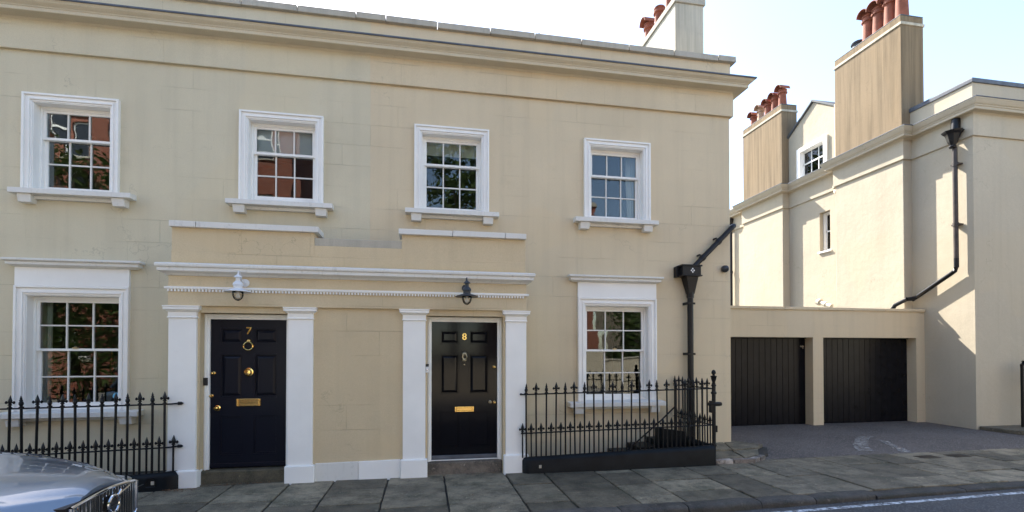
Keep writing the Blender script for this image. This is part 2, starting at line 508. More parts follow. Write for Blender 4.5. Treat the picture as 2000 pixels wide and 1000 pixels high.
# pavement: a bed with flagstones laid in courses across it
mb = MB()
for a, b in zip(xs, xs[1:]):
    mb.hexa([(a,kerby(a)+0.12,-0.28),(b,kerby(b)+0.12,-0.28),(b,0.0 if b < 5 else -0.9,-0.28),(a,0.0 if a < 5 else -0.9,-0.28)],
            [(a,kerby(a)+0.12,-0.022),(b,kerby(b)+0.12,-0.022),(b,0.0 if b < 5 else -0.9,-0.022),(a,0.0 if a < 5 else -0.9,-0.022)])
pave = tag(mb.build('pavement', 'joint_dirt'), 'dark pavement bed with dirt in the joints', 'pavement', kind='structure')
rnd = random.Random(11)
def flag(poly, z=0.0, m='flagstone', parent=pave, thick=0.045, gap=0.0075, name='flagstone', r=rnd):
    cx = sum(p[0] for p in poly)/len(poly); cy = sum(p[1] for p in poly)/len(poly)
    pts = []
    n = len(poly)
    # wander along the edges so that the joints are not ruled
    for i in range(n):
        a = Vector(poly[i]); b = Vector(poly[(i+1) % n])
        k = max(2, int((b-a).length / 0.16))
        for j in range(k):
            p = a.lerp(b, j/k)
            d = (Vector((cx, cy)) - p).normalized()
            g_ = gap + abs(r.gauss(0, 0.0035)) + (0.012 * r.random() if j == 0 else 0)
            pts.append(tuple(p + d * g_))
    tx, ty, dz = r.gauss(0, 0.004), r.gauss(0, 0.004), r.gauss(0, 0.0025)
    zf = lambda x, y: z + dz + tx*(x-cx) + ty*(y-cy)
    o = MB().poly_prism([(x-cx, y-cy) for x, y in pts], lambda x, y: zf(x+cx, y+cy) - thick, lambda x, y: zf(x+cx, y+cy))
    ob = place(name, o.mesh(name, m), parent, (cx, cy, 0))
    bev(ob, 0.006, 1)
    return ob
def pavez(x): return 0.0 + (0.001 * x)
x = -5.6
while x < 12.2:
    wd = rnd.choice([0.46, 0.55, 0.6, 0.7, 0.75, 0.86])
    x1 = x + wd
    y0a, y0b = kerby(x) + 0.15, kerby(x1) + 0.15
    yt = -1.0 if x > 4.4 else (-1.10 if -3.1 < x < 1.3 else -1.12)
    sk = rnd.gauss(0, 0.012)
    cuts = [0.0]
    while cuts[-1] < 1.0:
        cuts.append(cuts[-1] + rnd.choice([0.18, 0.24, 0.3, 0.36, 0.44]))
    cuts[-1] = 1.0
    if len(cuts) > 2 and cuts[-1] - cuts[-2] < 0.12: cuts.pop(-2)
    for c0, c1 in zip(cuts, cuts[1:]):
        ly = lambda c, yb: yb + (yt - yb) * c
        flag([(x, ly(c0, y0a)), (x1, ly(c0, y0b)), (x1, ly(c1, y0b)), (x, ly(c1, y0a))], pavez(x))
    x = x1
# narrow infill flags between the pilasters and the walking line (under the doors)
for a, b in ((-2.9,-2.3),(-2.3,-1.8),(0.03,0.6),(0.6,1.12)):
    flag([(a,-1.09),(b,-1.09),(b,-0.98),(a,-0.98)], 0.0)
# two small iron hatches let into the pavement
for i, (u0, lab) in enumerate(((7.95, 'left of the pair'), (8.55, 'right of the pair'))):
    mb = MB(); mb.box(u0, u0+0.34, -1.44, -1.26, 0.0, 0.016)
    for k in range(6): mb.box(u0+0.03+k*0.05, u0+0.055+k*0.05, -1.42, -1.28, 0.016, 0.021)
    tag(mb.build('utility_cover', 'rust'), 'small rusty iron cover let into the flagstones before the garages, %s' % lab, 'utility cover', 'utility covers in the pavement')

# kerb: rounded dark stones, dropped in front of the garages
kerb = MB(); kerb.box(-60, 60, -2.90, -2.86, -0.29, -0.04)
kerb = tag(kerb.build('kerb', 'joint_dirt'), 'kerb of dark rounded stones edging the pavement', 'kerb', kind='structure')
x = -5.9; rk = random.Random(5)
while x < 12.2:
    ln = rk.uniform(0.62, 0.98) if x < 4.9 else rk.uniform(0.95, 1.4)
    x1 = x + ln
    hi = 0.006 if x < 4.9 else -0.012
    lo = -0.3
    y0 = kerby((x+x1)/2); dep = 0.165; r_ = 0.05 if x < 4.9 else 0.03
    prof = [(0, lo), (0, hi - r_)]
    for k in range(1, 6):
        a = k/6*math.pi/2
        prof.append((r_*(1-math.cos(a)), hi - r_ + r_*math.sin(a)))
    prof += [(r_, hi), (dep, hi + 0.002), (dep, lo)]
    nseg = 5
    vs, fs = [], []
    for s_ in range(nseg+1):
        f = s_/nseg
        xx = x + 0.006 + (ln - 0.012) * f
        pinch = 0.010 if s_ in (0, nseg) else 0.0
        dy = rk.gauss(0, 0.004); dz = rk.gauss(0, 0.003)
        for (o_, z_) in prof:
            vs.append((xx, kerby(xx) + o_ + pinch*(o_ < 0.1) + dy, z_ - pinch*(z_ > hi-0.06) + (dz if z_ > lo else 0)))
    k = len(prof)
    for s_ in range(nseg):
        for j in range(k): fs.append((s_*k+j, (s_+1)*k+j, (s_+1)*k+(j+1) % k, s_*k+(j+1) % k))
    fs += [tuple(range(k)), tuple(range(nseg*k+k-1, nseg*k-1, -1))]
    ob = place('kerbstone', MB().add(vs, fs).mesh('kerbstone', 'kerb_stone'), kerb)
    autosmooth(ob, 50)
    x = x1

# driveway in front of the garages, rising gently
mb = MB()
gx = [5.2, 6.2, 7.4, 8.6, 9.8, 11.0, 12.6, 30]; gy = [-1.0, -0.6, 0.0, 0.7, 1.5, 2.3]
def drivez(x, y): return 0.002 + 0.05 * max(0, min(1, (y + 1.0) / 2.4)) + 0.006*math.sin(x*1.7)*(y > -0.9)
for i in range(len(gx)-1):
    for j in range(len(gy)-1):
        q = [(gx[i],gy[j]),(gx[i+1],gy[j]),(gx[i+1],gy[j+1]),(gx[i],gy[j+1])]
        mb.add([(a, b, drivez(a, b)) for a, b in q], [(0,1,2,3)])
drive = tag(mb.build('driveway', 'asphalt_drive', smooth=True), 'worn grey tarmac driveway sloping up to the two garages', 'driveway', kind='structure')
for pts in ([(7.36,-0.80),(7.62,-0.84),(8.0,-0.38),(8.55,0.12),(8.9,0.34),(8.62,0.40),(8.2,0.10),(7.7,-0.35)],
            [(8.05,-0.98),(8.26,-0.99),(8.72,-0.10),(8.60,-0.04)]):
    mb = MB(); mb.add([(a, b, drivez(a, b) + 0.011) for a, b in pts], [tuple(range(len(pts)))])
    mb.build('painted_mark', 'worn_paint', drive)

# raised paving round the corner of the house
bed = MB(); bed.poly_prism([(4.40,-1.12),(5.06,-1.15),(5.60,-0.82),(5.95,-0.35),(5.60,0.2),(4.40,0.1)], -0.02, 0.05)
bed = tag(bed.build('corner_paving', 'joint_dirt'), 'raised stone paving round the corner of the house beside the driveway', 'paving', kind='structure')
rc = random.Random(3)
for poly, z in (([(4.42,-1.08),(4.95,-1.12),(5.10,-0.60),(4.42,-0.55)], 0.075), ([(4.95,-1.12),(5.34,-0.95),(5.62,-0.55),(5.10,-0.60)], 0.078),
                ([(4.42,-0.55),(5.10,-0.60),(5.35,0.02),(4.42,0.02)], 0.098), ([(5.10,-0.60),(5.62,-0.55),(5.92,-0.30),(5.60,0.15),(5.35,0.02)], 0.10)):
    flag(poly, z, parent=bed, thick=0.05, r=rc)
for a, b in (((4.40,-1.20),(4.70,-1.22)), ((4.70,-1.22),(5.06,-1.235)), ((5.06,-1.235),(5.24,-1.13)), ((5.24,-1.13),(5.42,-1.02))):
    d = Vector((b[0]-a[0], b[1]-a[1])).normalized(); n_ = Vector((-d.y, d.x)) * 0.11
    flag([a, b, (b[0]+n_.x, b[1]+n_.y), (a[0]+n_.x, a[1]+n_.y)], 0.07, 'edge_stone', bed, 0.08, 0.008, 'edging_stone', rc)

# ============================================================ SASH WINDOWS
def u_frame(mb, x0, x1, zb, zt, a, b, yf, yb):
    for q in ([(x0+a,zb),(x0+b,zb),(x0+b,zt-b),(x0+a,zt-a)], [(x0+a,zt-a),(x0+b,zt-b),(x1-b,zt-b),(x1-a,zt-a)], [(x1-b,zb),(x1-a,zb),(x1-a,zt-a),(x1-b,zt-b)]):
        mb.hexa([(p[0], yf, p[1]) for p in q], [(p[0], yb, p[1]) for p in q])
    return mb
def ring(mb, x0, x1, z0, z1, wl, wb, wt, yf, yb):
    mb.box(x0, x0+wl, yf, yb, z0, z1); mb.box(x1-wl, x1, yf, yb, z0, z1)
    mb.box(x0+wl, x1-wl, yf, yb, z0, z0+wb); mb.box(x0+wl, x1-wl, yf, yb, z1-wt, z1)
    return mb
wr = random.Random(21)
def sash(win, x0, x1, z0, z1, y, cols, rows, wb, wt, st=0.040, bar=0.020):
    ring(MB(), x0, x1, z0, z1, st, wb, wt, y, y+0.036).build('sash', 'white_paint', win, bevel=0.003)
    gx0, gx1, gz0, gz1 = x0+st, x1-st, z0+wb, z1-wt
    cw, ch = (gx1-gx0)/cols, (gz1-gz0)/rows
    for i in range(1, cols):
        c = gx0 + i*cw
        MB().box(c-bar/2, c+bar/2, y+0.004, y+0.032, gz0, gz1).build('glazing_bar', 'white_worn', win)
    for j in range(1, rows):
        c = gz0 + j*ch
        MB().box(gx0, gx1, y+0.006, y+0.030, c-bar/2, c+bar/2).build('glazing_bar', 'white_worn', win)
    for i in range(cols):
        for j in range(rows):
            hx, hz = cw/2 - 0.002, ch/2 - 0.002
            me = MB().box(-hx, hx, -0.002, 0.002, -hz, hz).mesh('pane', 'pane_glass')
            place('pane', me, win, (gx0+(i+.5)*cw, y+0.022, gz0+(j+.5)*ch), (wr.gauss(0, R(0.45)), 0, wr.gauss(0, R(0.45))))

def sash_window(house, x0, x1, zb, zt, aw, up, lo, meet, sill, label, hood=None, lift=0.0):
    mb = MB()
    u_frame(mb, x0, x1, zb, zt, 0.0, 0.030, -0.058, 0.01)
    u_frame(mb, x0, x1, zb, zt, 0.030, aw*0.60, -0.036, 0.01)
    u_frame(mb, x0, x1, zb, zt, aw*0.60, aw*0.80, -0.047, 0.01)
    u_frame(mb, x0, x1, zb, zt, aw*0.80, aw, -0.030, 0.01)
    u_frame(mb, x0, x1, zb, zt, aw, aw+0.012, -0.020, 0.15)       # lining of the reveal
    win = mb.build('window', 'white_paint', house, bevel=0.004)
    win['label'] = label
    ix0, ix1, iz1 = x0+aw+0.012, x1-aw-0.012, zt-aw-0.012
    ring(MB(), ix0, ix1, zb, iz1, 0.030, 0.045, 0.045, 0.105, 0.20).build('frame', 'white_paint', win, bevel=0.003)
    sx0, sx1, sz0, sz1 = ix0+0.030, ix1-0.030, zb+0.045, iz1-0.045
    sash(win, sx0, sx1, meet-0.018, sz1, 0.116, 3, up, 0.036, 0.035)
    sash(win, sx0, sx1, sz0+lift, meet+0.016, 0.156, 3, lo, 0.060, 0.034)
    # sill on two brackets
    s0, s1 = sill
    sl_ = MB(); sl_.hexa([(s0,-0.165,zb-0.085),(s1,-0.165,zb-0.085),(s1,0.13,zb-0.085),(s0,0.13,zb-0.085)],
                         [(s0,-0.165,zb-0.012),(s1,-0.165,zb-0.012),(s1,0.13,zb+0.012),(s0,0.13,zb+0.012)])
    sl_.box(s0+0.10, s1-0.10, -0.060, 0.01, zb-0.135, zb-0.085)
    sl_.build('sill', 'white_worn', win, bevel=0.006)
    for bx in (s0+0.09, s1-0.09-0.17):
        MB().hexa([(bx+0.008,-0.115,zb-0.20),(bx+0.162,-0.115,zb-0.20),(bx+0.162,0.01,zb-0.20),(bx+0.008,0.01,zb-0.20)],
                  [(bx,-0.135,zb-0.086),(bx+0.17,-0.135,zb-0.086),(bx+0.17,0.01,zb-0.086),(bx,0.01,zb-0.086)]).build('bracket', 'white_worn', win, bevel=0.004)
    # the room behind
    rx0, rx1, rz0, rz1 = x0-0.25, x1+0.25, zb-0.35, zt+0.2
    rm = MB()
    wall_cells(rm, 'x', 0.215, rx0, rx1, rz0, rz1, [(ix0+0.01, ix1-0.01, zb+0.02, iz1)], 0.0)
    rm.add([(rx0,0.215,rz0),(rx1,0.215,rz0),(rx1,2.6,rz0),(rx0,2.6,rz0),(rx0,0.215,rz1),(rx1,0.215,rz1),(rx1,2.6,rz1),(rx0,2.6,rz1)],
           [(0,3,2,1),(4,5,6,7),(1,2,6,5),(2,3,7,6),(3,0,4,7)])
    rm.build('room_interior', 'room_dark', win)
    if hood:
        h0, h1 = hood
        MB().box(x0, x1, -0.040, 0.01, zt+0.003, zt+0.262).build('frieze_panel', 'white_stucco', win, bevel=0.004)
        prof = [(0, zt+0.262), (0.055, zt+0.262), (0.10, zt+0.285), (0.115, zt+0.288), (0.115, zt+0.330), (0.140, zt+0.336), (0.150, zt+0.345), (0.150, zt+0.372), (0, zt+0.395)]
        e = 0.150
        MB().sweep(prof, [(h0+e, 0.01), (h0+e, 0.0), (h1-e, 0.0), (h1-e, 0.01)]).build('hood', 'white_worn', win, bevel=0.003)
    return win

# ============================================================ THE TERRACE (two houses)
SEAM, XE, XW, YB = -0.86, 5.49, -8.6, 9.0
UPW = [(-5.6245,), (-2.784,), (-0.170,), (2.699,)]
UW, UZB, UZT, UA = 1.219, 4.034, 5.42, 0.115
GW, GZB, GZT, GA = 1.44, 0.885, 2.67, 0.130
GLX, GRX = -5.69, 2.583

def terrace(x0, x1, ups, gxs, mat, label, end):
    t = thing('terraced_house', ((x0+x1)/2, 0, 0), label, 'house', 'terraced houses')
    holes = [(a+UA-0.003, a+UW-UA+0.003, UZB-0.003, UZT-UA+0.003) for a in ups] + [(a+GA-0.003, a+GW-GA+0.003, GZB-0.003, GZT-GA+0.003) for a in gxs]
    mb = MB(); wall_cells(mb, 'x', 0.0, x0, x1, -0.3, 6.62, holes, 0.22)
    if end: mb.add([(x1,0,-0.3),(x1,YB,-0.3),(x1,YB,6.62),(x1,0,6.62)], [(0,1,2,3)])
    else: mb.add([(x0,0,-0.3),(x0,YB,-0.3),(x0,YB,6.62),(x0,0,6.62)], [(0,3,2,1)])
    mb.add([(x0,YB,-0.3),(x1,YB,-0.3),(x1,YB,6.62),(x0,YB,6.62)], [(0,3,2,1)])
    mb.build('wall', mat, t)
    path = [(x0, 0), (x1, 0)] + ([(x1, YB)] if end else [])
    MB().sweep([(0.0,6.035),(0.046,6.03),(0.05,6.04),(0.05,6.475),(0.0,6.475)], path).build('frieze', mat, t)
    co = MB().sweep([(0.0,6.45),(0.05,6.45),(0.075,6.478),(0.222,6.478),(0.230,6.484),(0.230,6.528),(0.240,6.531),(0.245,6.545),(0.262,6.556),(0.290,6.578),(0.305,6.600),(0.312,6.612),(0.312,6.622),(0.0,6.640)], path)
    co = co.build('cornice', 'stucco_cornice', t, bevel=0.003)
    MB().sweep([(-0.01,6.69),(0.322,6.610),(0.330,6.612),(0.330,6.634),(0.322,6.640),(-0.01,6.72)], path).build('lead_flashing', 'lead', co)
    pa = MB()
    pa.box(x0, x1+(0.025 if end else 0), 0.0, 0.30, 6.60, 7.03)
    if end: pa.box(x1-0.275, x1+0.025, 0.30, YB, 6.60, 7.03)
    pa = pa.build('parapet', 'stucco_pale_stained' if False else mat, t)
    return t, pa

h8, par8 = terrace(SEAM, XE, [-0.170, 2.699], [GRX], 'stucco_beige', 'beige rendered end house, number 8, with a chimney above its parapet', True)
h7, par7 = terrace(XW, SEAM, [-5.6245, -2.784], [GLX], 'stucco_grey', 'grey-beige rendered house, number 7, behind the parked car', False)
cj = [XW, -7.6, -6.65, -5.7, -4.75, -3.75, -2.765, -1.963, -1.082, -0.625, 0.197, 1.069, 1.828, 2.651, 3.522, 4.377, 5.243, 5.60]
rr = random.Random(4)
for a, b in zip(cj, cj[1:]):
    dz, dy = rr.gauss(0, 0.004), rr.gauss(0, 0.004)
    MB().hexa([(a+0.004,-0.065+dy,7.024+dz),(b-0.004,-0.065+dy,7.024+dz),(b-0.004,0.36,7.024+dz),(a+0.004,0.36,7.024+dz)],
              [(a+0.006,-0.060+dy,7.128+dz),(b-0.006,-0.060+dy,7.128+dz),(b-0.004,0.36,7.15+dz),(a+0.004,0.36,7.15+dz)]).build('coping_stone', 'coping_stone', par7 if b < -0.6 else par8, bevel=0.008)
for y in range(0, 9):
    MB().box(5.15, 5.60, 0.362+y*0.96, 0.362+(y+1)*0.96-0.008, 7.024, 7.135).build('coping_stone', 'coping_stone', par8, bevel=0.008)
# roofs behind the parapets
for t, x0, x1 in ((h7, XW, SEAM), (h8, SEAM, 5.2)):
    e = 3.2 if t is h8 else 0.0
    MB().add([(x0,0.30,6.75),(x1,0.30,6.75),(x1,YB,6.75),(x0,YB,6.75),(x0,4.6,8.9),(x1-e,4.6,8.9)], [(0,1,5,4),(1,2,5),(2,3,4,5),(3,0,4),(0,3,2,1)]).build('roof', 'slate', t)

def pot(parent, x, y, z, h, r, m, cowl=0):
    pr = [(r*0.92, 0), (r, 0.03), (r*0.95, 0.10), (r*0.82, h*0.72), (r*0.84, h*0.78), (r*1.08, h*0.80), (r*1.10, h*0.85), (r*0.92, h*0.88), (r*0.90, h*0.94), (r*1.02, h*0.96), (r*1.0, h), (r*0.75, h), (r*0.72, h*0.8)]
    o = MB().lathe(pr, (x, y, z), 16).build('chimney_pot', m, parent, auto=True)
    if cowl:
        c = MB()
        # half-round hood, open towards the viewer's left
        n = 10
        for k in range(n):
            a0, a1 = math.pi*k/n, math.pi*(k+1)/n
            for rad in ((1.15*r, 1.05*r),):
                q = [(x-1.5*r, y+math.cos(a0)*rad[0], z+h+math.sin(a0)*rad[0]), (x-1.5*r, y+math.cos(a1)*rad[0], z+h+math.sin(a1)*rad[0]),
                     (x+1.2*r, y+math.cos(a1)*rad[0], z+h+math.sin(a1)*rad[0]), (x+1.2*r, y+math.cos(a0)*rad[0], z+h+math.sin(a0)*rad[0])]
                qi = [(p[0], y+(p[1]-y)*0.9, z+h+(p[2]-z-h)*0.9) for p in q]
                c.hexa(qi, q)
        c.build('cowl', m, o, auto=True)
    return o

# end house chimney, flush with the end wall
st = MB().box(4.90, 5.51, 0.84, 3.3, 6.6, 8.70).build('chimney_stack', 'stucco_pale_stained', h8, bevel=0.01)
MB().box(4.87, 5.54, 0.81, 3.33, 8.70, 8.82).build('cap', 'coping_stone', st, bevel=0.008)
for i, (y, h) in enumerate(((2.55, 0.62), (2.05, 0.66), (1.55, 0.72), (1.10, 0.7))):
    pot(st, 5.18, y, 8.81, h, 0.125, 'terracotta', cowl=1 if i == 0 else 0)

wl = [sash_window(h7, -5.6245, -5.6245+UW, UZB, UZT, UA, 1, 2, 4.835, (-5.705, -4.185), 'white upstairs sash window above the railings, nearest the left edge'),
      sash_window(h7, -2.784, -2.784+UW, UZB, UZT, UA, 1, 2, 4.835, (-2.93, -1.41), 'white upstairs sash window above door 7 with a white blind half drawn', lift=0.035),
      sash_window(h8, -0.170, -0.170+UW, UZB, UZT, UA, 1, 2, 4.835, (-0.31, 1.20), 'white upstairs sash window above door 8 with a cream blind at the top'),
      sash_window(h8, 2.699, 2.699+UW, UZB, UZT, UA, 1, 2, 4.835, (2.51, 4.015), 'white upstairs sash window at the house end with a white curtain'),
      sash_window(h7, GLX, GLX+GW, GZB, GZT, GA, 2, 2, 1.76, (-5.81, -4.06), 'white ground-floor sash window under a hood, behind the parked car', (-5.79, -4.06)),
      sash_window(h8, GRX, GRX+GW, GZB, GZT, GA, 2, 2, 1.76, (2.405, 4.135), 'white ground-floor sash window under a hood, right of door 8', (2.40, 4.115))]
MB().box(-2.62, -1.73, 0.222, 0.226, 4.86, 5.30).build('blind', 'blind_white', wl[1])
MB().box(0.0, 0.90, 0.222, 0.226, 5.03, 5.30).build('blind', 'blind_cream', wl[2])
def curtain(win, x0, x1, y, z0, z1, m):
    n = 26; vs, fs = [], []
    for i in range(n+1):
        f = i/n; x = x0 + (x1-x0)*f; yy = y + 0.03*math.sin(f*38) + 0.01*math.sin(f*91)
        vs += [(x, yy, z0), (x - 0.05*(1-f), yy, z1), (x, yy+0.006, z0), (x - 0.05*(1-f), yy+0.006, z1)]
    for i in range(n):
        a, b = i*4, (i+1)*4
        fs += [(a, b, b+1, a+1), (a+2, a+3, b+3, b+2), (a, a+2, b+2, b), (a+1, b+1, b+3, a+3)]
    MB().add(vs, fs).build('curtain', m, win, smooth=True)
curtain(wl[3], 3.63, 3.85, 0.30, 4.05, 5.35, 'curtain')
curtain(wl[4], -5.60, -5.44, 0.30, 0.95, 2.55, 'blind_cream')
MB().lathe([(0.03, 0), (0.045, 0.02), (0.02, 0.16), (0.02, 0.34), (0.03, 0.36)], (-5.15, 1.2, 1.45), 10).build('candlestick', 'brass', wl[4])
MB().lathe([(0.0, -0.001), (0.052, -0.001), (0.052, 0.001), (0.0, 0.001)], (-4.50, 0.150, 1.075), 20, 'y').build('sticker', 'blue_sticker', wl[4])
for win, x in ((wl[4], -5.02), (wl[5], 3.30)):
    MB().box(x-0.035, x+0.035, 0.10, 0.13, 1.778, 1.795).lathe([(0.014, 0.0), (0.018, 0.012), (0.0, 0.025)], (x, 0.115, 1.795), 8).build('sash_catch', 'brass_dull', win)

# ============================================================ THE DOUBLE PORCH
FY, PY, BK = -1.15, -1.11, 0.0
po = thing('porch', (-0.88, FY, 0), 'beige flat-topped porch with four white pilasters shared by doors 7 and 8', 'porch')
PX0, PX1 = -3.215, 1.445
D7, D8 = (-2.792, -1.843), (0.100, 1.049)
O7, O8 = (-2.855, -1.780), (0.040, 1.112)         # openings between frame and wall
OZ = 2.235
mb = MB(); wall_cells(mb, 'x', PY, PX0+0.02, PX1-0.02, -0.28, 2.62, [(O7[0], O7[1], -0.28, OZ), (O8[0], O8[1], -0.28, OZ)], 0.16)
mb.add([(PX0+0.02,PY,-0.28),(PX0+0.02,BK,-0.28),(PX0+0.02,BK,2.62),(PX0+0.02,PY,2.62)], [(0,3,2,1)])
mb.add([(PX1-0.02,PY,-0.28),(PX1-0.02,BK,-0.28),(PX1-0.02,BK,2.62),(PX1-0.02,PY,2.62)], [(0,1,2,3)])
mb.build('wall', 'stucco_porch', po)
MB().box(PX0, PX1, FY-0.003, BK, 2.318, 2.86).build('entablature', 'stucco_porch', po, bevel=0.004)
def pil(x0, x1, zb):
    p = MB().box(x0, x1, FY, -0.98, 0.0, 2.32)
    p = p.build('pilaster', 'white_stucco', po, bevel=0.006)
    e = [(0.004, 2.158), (0.012, 2.162), (0.012, 2.176), (0.004, 2.180), (0.004, 2.238), (0.018, 2.246), (0.030, 2.262), (0.046, 2.266), (0.046, 2.296), (0.052, 2.300), (0.052, 2.316)]
    c = MB()
    pr = [(-0.05, 2.158)] + e + [(-0.05, 2.316)]
    c.sweep(pr, [(x0, -1.00), (x0, FY-0.004), (x1, FY-0.004), (x1, -1.00)]).build('capital', 'white_paint', p, bevel=0.003)
    MB().hexa([(x0-0.03,FY-0.032,-0.1),(x1+0.03,FY-0.032,-0.1),(x1+0.03,-1.0,-0.1),(x0-0.03,-1.0,-0.1)],
              [(x0-0.03,FY-0.032,zb),(x1+0.03,FY-0.032,zb),(x1+0.03,-1.0,zb),(x0-0.03,-1.0,zb)]).build('pilaster_base', 'white_stucco', p, bevel=0.014)
for q in ((-3.209,-2.884,0.213), (-1.781,-1.467,0.222), (-0.292,0.014,0.247), (1.145,1.445,0.26)): pil(*q)
MB().hexa([(-1.435,PY-0.022,-0.1),(-0.88,PY-0.022,-0.1),(-0.88,-1.0,-0.1),(-1.435,-1.0,-0.1)], [(-1.435,PY-0.022,0.233),(-0.88,PY-0.022,0.240),(-0.88,-1.0,0.24),(-1.435,-1.0,0.235)]).build('skirting', 'white_worn', po, bevel=0.006)
MB().hexa([(-0.877,PY-0.030,-0.1),(-0.325,PY-0.030,-0.1),(-0.325,-1.0,-0.1),(-0.877,-1.0,-0.1)], [(-0.877,PY-0.030,0.240),(-0.325,PY-0.030,0.247),(-0.325,-1.0,0.247),(-0.877,-1.0,0.24)]).build('skirting', 'white_stucco', po, bevel=0.006)
pth = [(PX0, BK), (PX0, FY), (PX1, FY), (PX1, BK)]
MB().sweep([(0,2.70),(0.022,2.704),(0.040,2.725),(0.062,2.735),(0.092,2.752),(0.092,2.795),(0.106,2.800),(0.112,2.812),(0.112,2.838),(0.104,2.848),(0.0,2.870)], pth).build('cornice', 'white_worn', po, bevel=0.003)
dn = MB().sweep([(0,2.528),(0.030,2.530),(0.034,2.540),(0.034,2.556),(0.0,2.566)], pth).build('dentil_moulding', 'white_paint', po)
de = MB(); k = 0; x = PX0
while x < PX1 - 0.02:
    de.box(x, x+0.020, FY-0.026, FY+0.0, 2.498, 2.530); x += 0.040
de.build('dentils', 'white_paint', dn)['kind'] = 'stuff'
# parapet of the porch: base course, low middle, two raised blocks with copings
pp = MB().box(PX0-0.012, PX1+0.006, -1.060, -0.80, 2.86, 3.04).build('parapet', 'stucco_porch', po, bevel=0.004)
MB().box(-1.476, -0.315, -1.052, -0.80, 3.04, 3.172).build('middle_course', 'stucco_porch', pp, bevel=0.004)
MB().box(-1.476, -0.315, -1.043, -0.80, 3.172, 3.280).build('middle_course', 'coping_stone', pp, bevel=0.006)
MB().box(-3.227, -1.476, -1.048, -0.78, 3.04, 3.345).build('parapet_block', 'stucco_porch', pp, bevel=0.004)
MB().box(-0.315, 1.451, -1.048, -0.78, 3.04, 3.372).build('parapet_block', 'stucco_porch', pp, bevel=0.004)
for a, b, z in ((-3.24,-2.925,3.343), (-2.925,-1.412,3.343), (-0.362,0.388,3.37), (0.388,1.146,3.37), (1.146,1.458,3.37)):
    MB().box(a+0.003, b-0.003, -1.105+rr.gauss(0,0.003), -0.75, z, z+0.078+rr.gauss(0,0.002)).build('coping_stone', 'white_worn', pp, bevel=0.006)
MB().box(PX0+0.02, PX1-0.02, -0.80, 0.0, 2.86, 2.95).build('flat_roof', 'lead', po)

def text_mesh(s, size, depth, m, name):
    cu = bpy.data.curves.new(name, 'FONT'); cu.body = s; cu.size = size; cu.extrude = depth; cu.align_x = 'CENTER'; cu.align_y = 'CENTER'
    cu.bevel_depth = 0.0035; cu.bevel_resolution = 1
    to = bpy.data.objects.new(name, cu); S.collection.objects.link(to)
    me = bpy.data.meshes.new_from_object(to.evaluated_get(bpy.context.evaluated_depsgraph_get()))
    bpy.data.objects.remove(to); me.materials.clear(); me.materials.append(M[m])
    return me

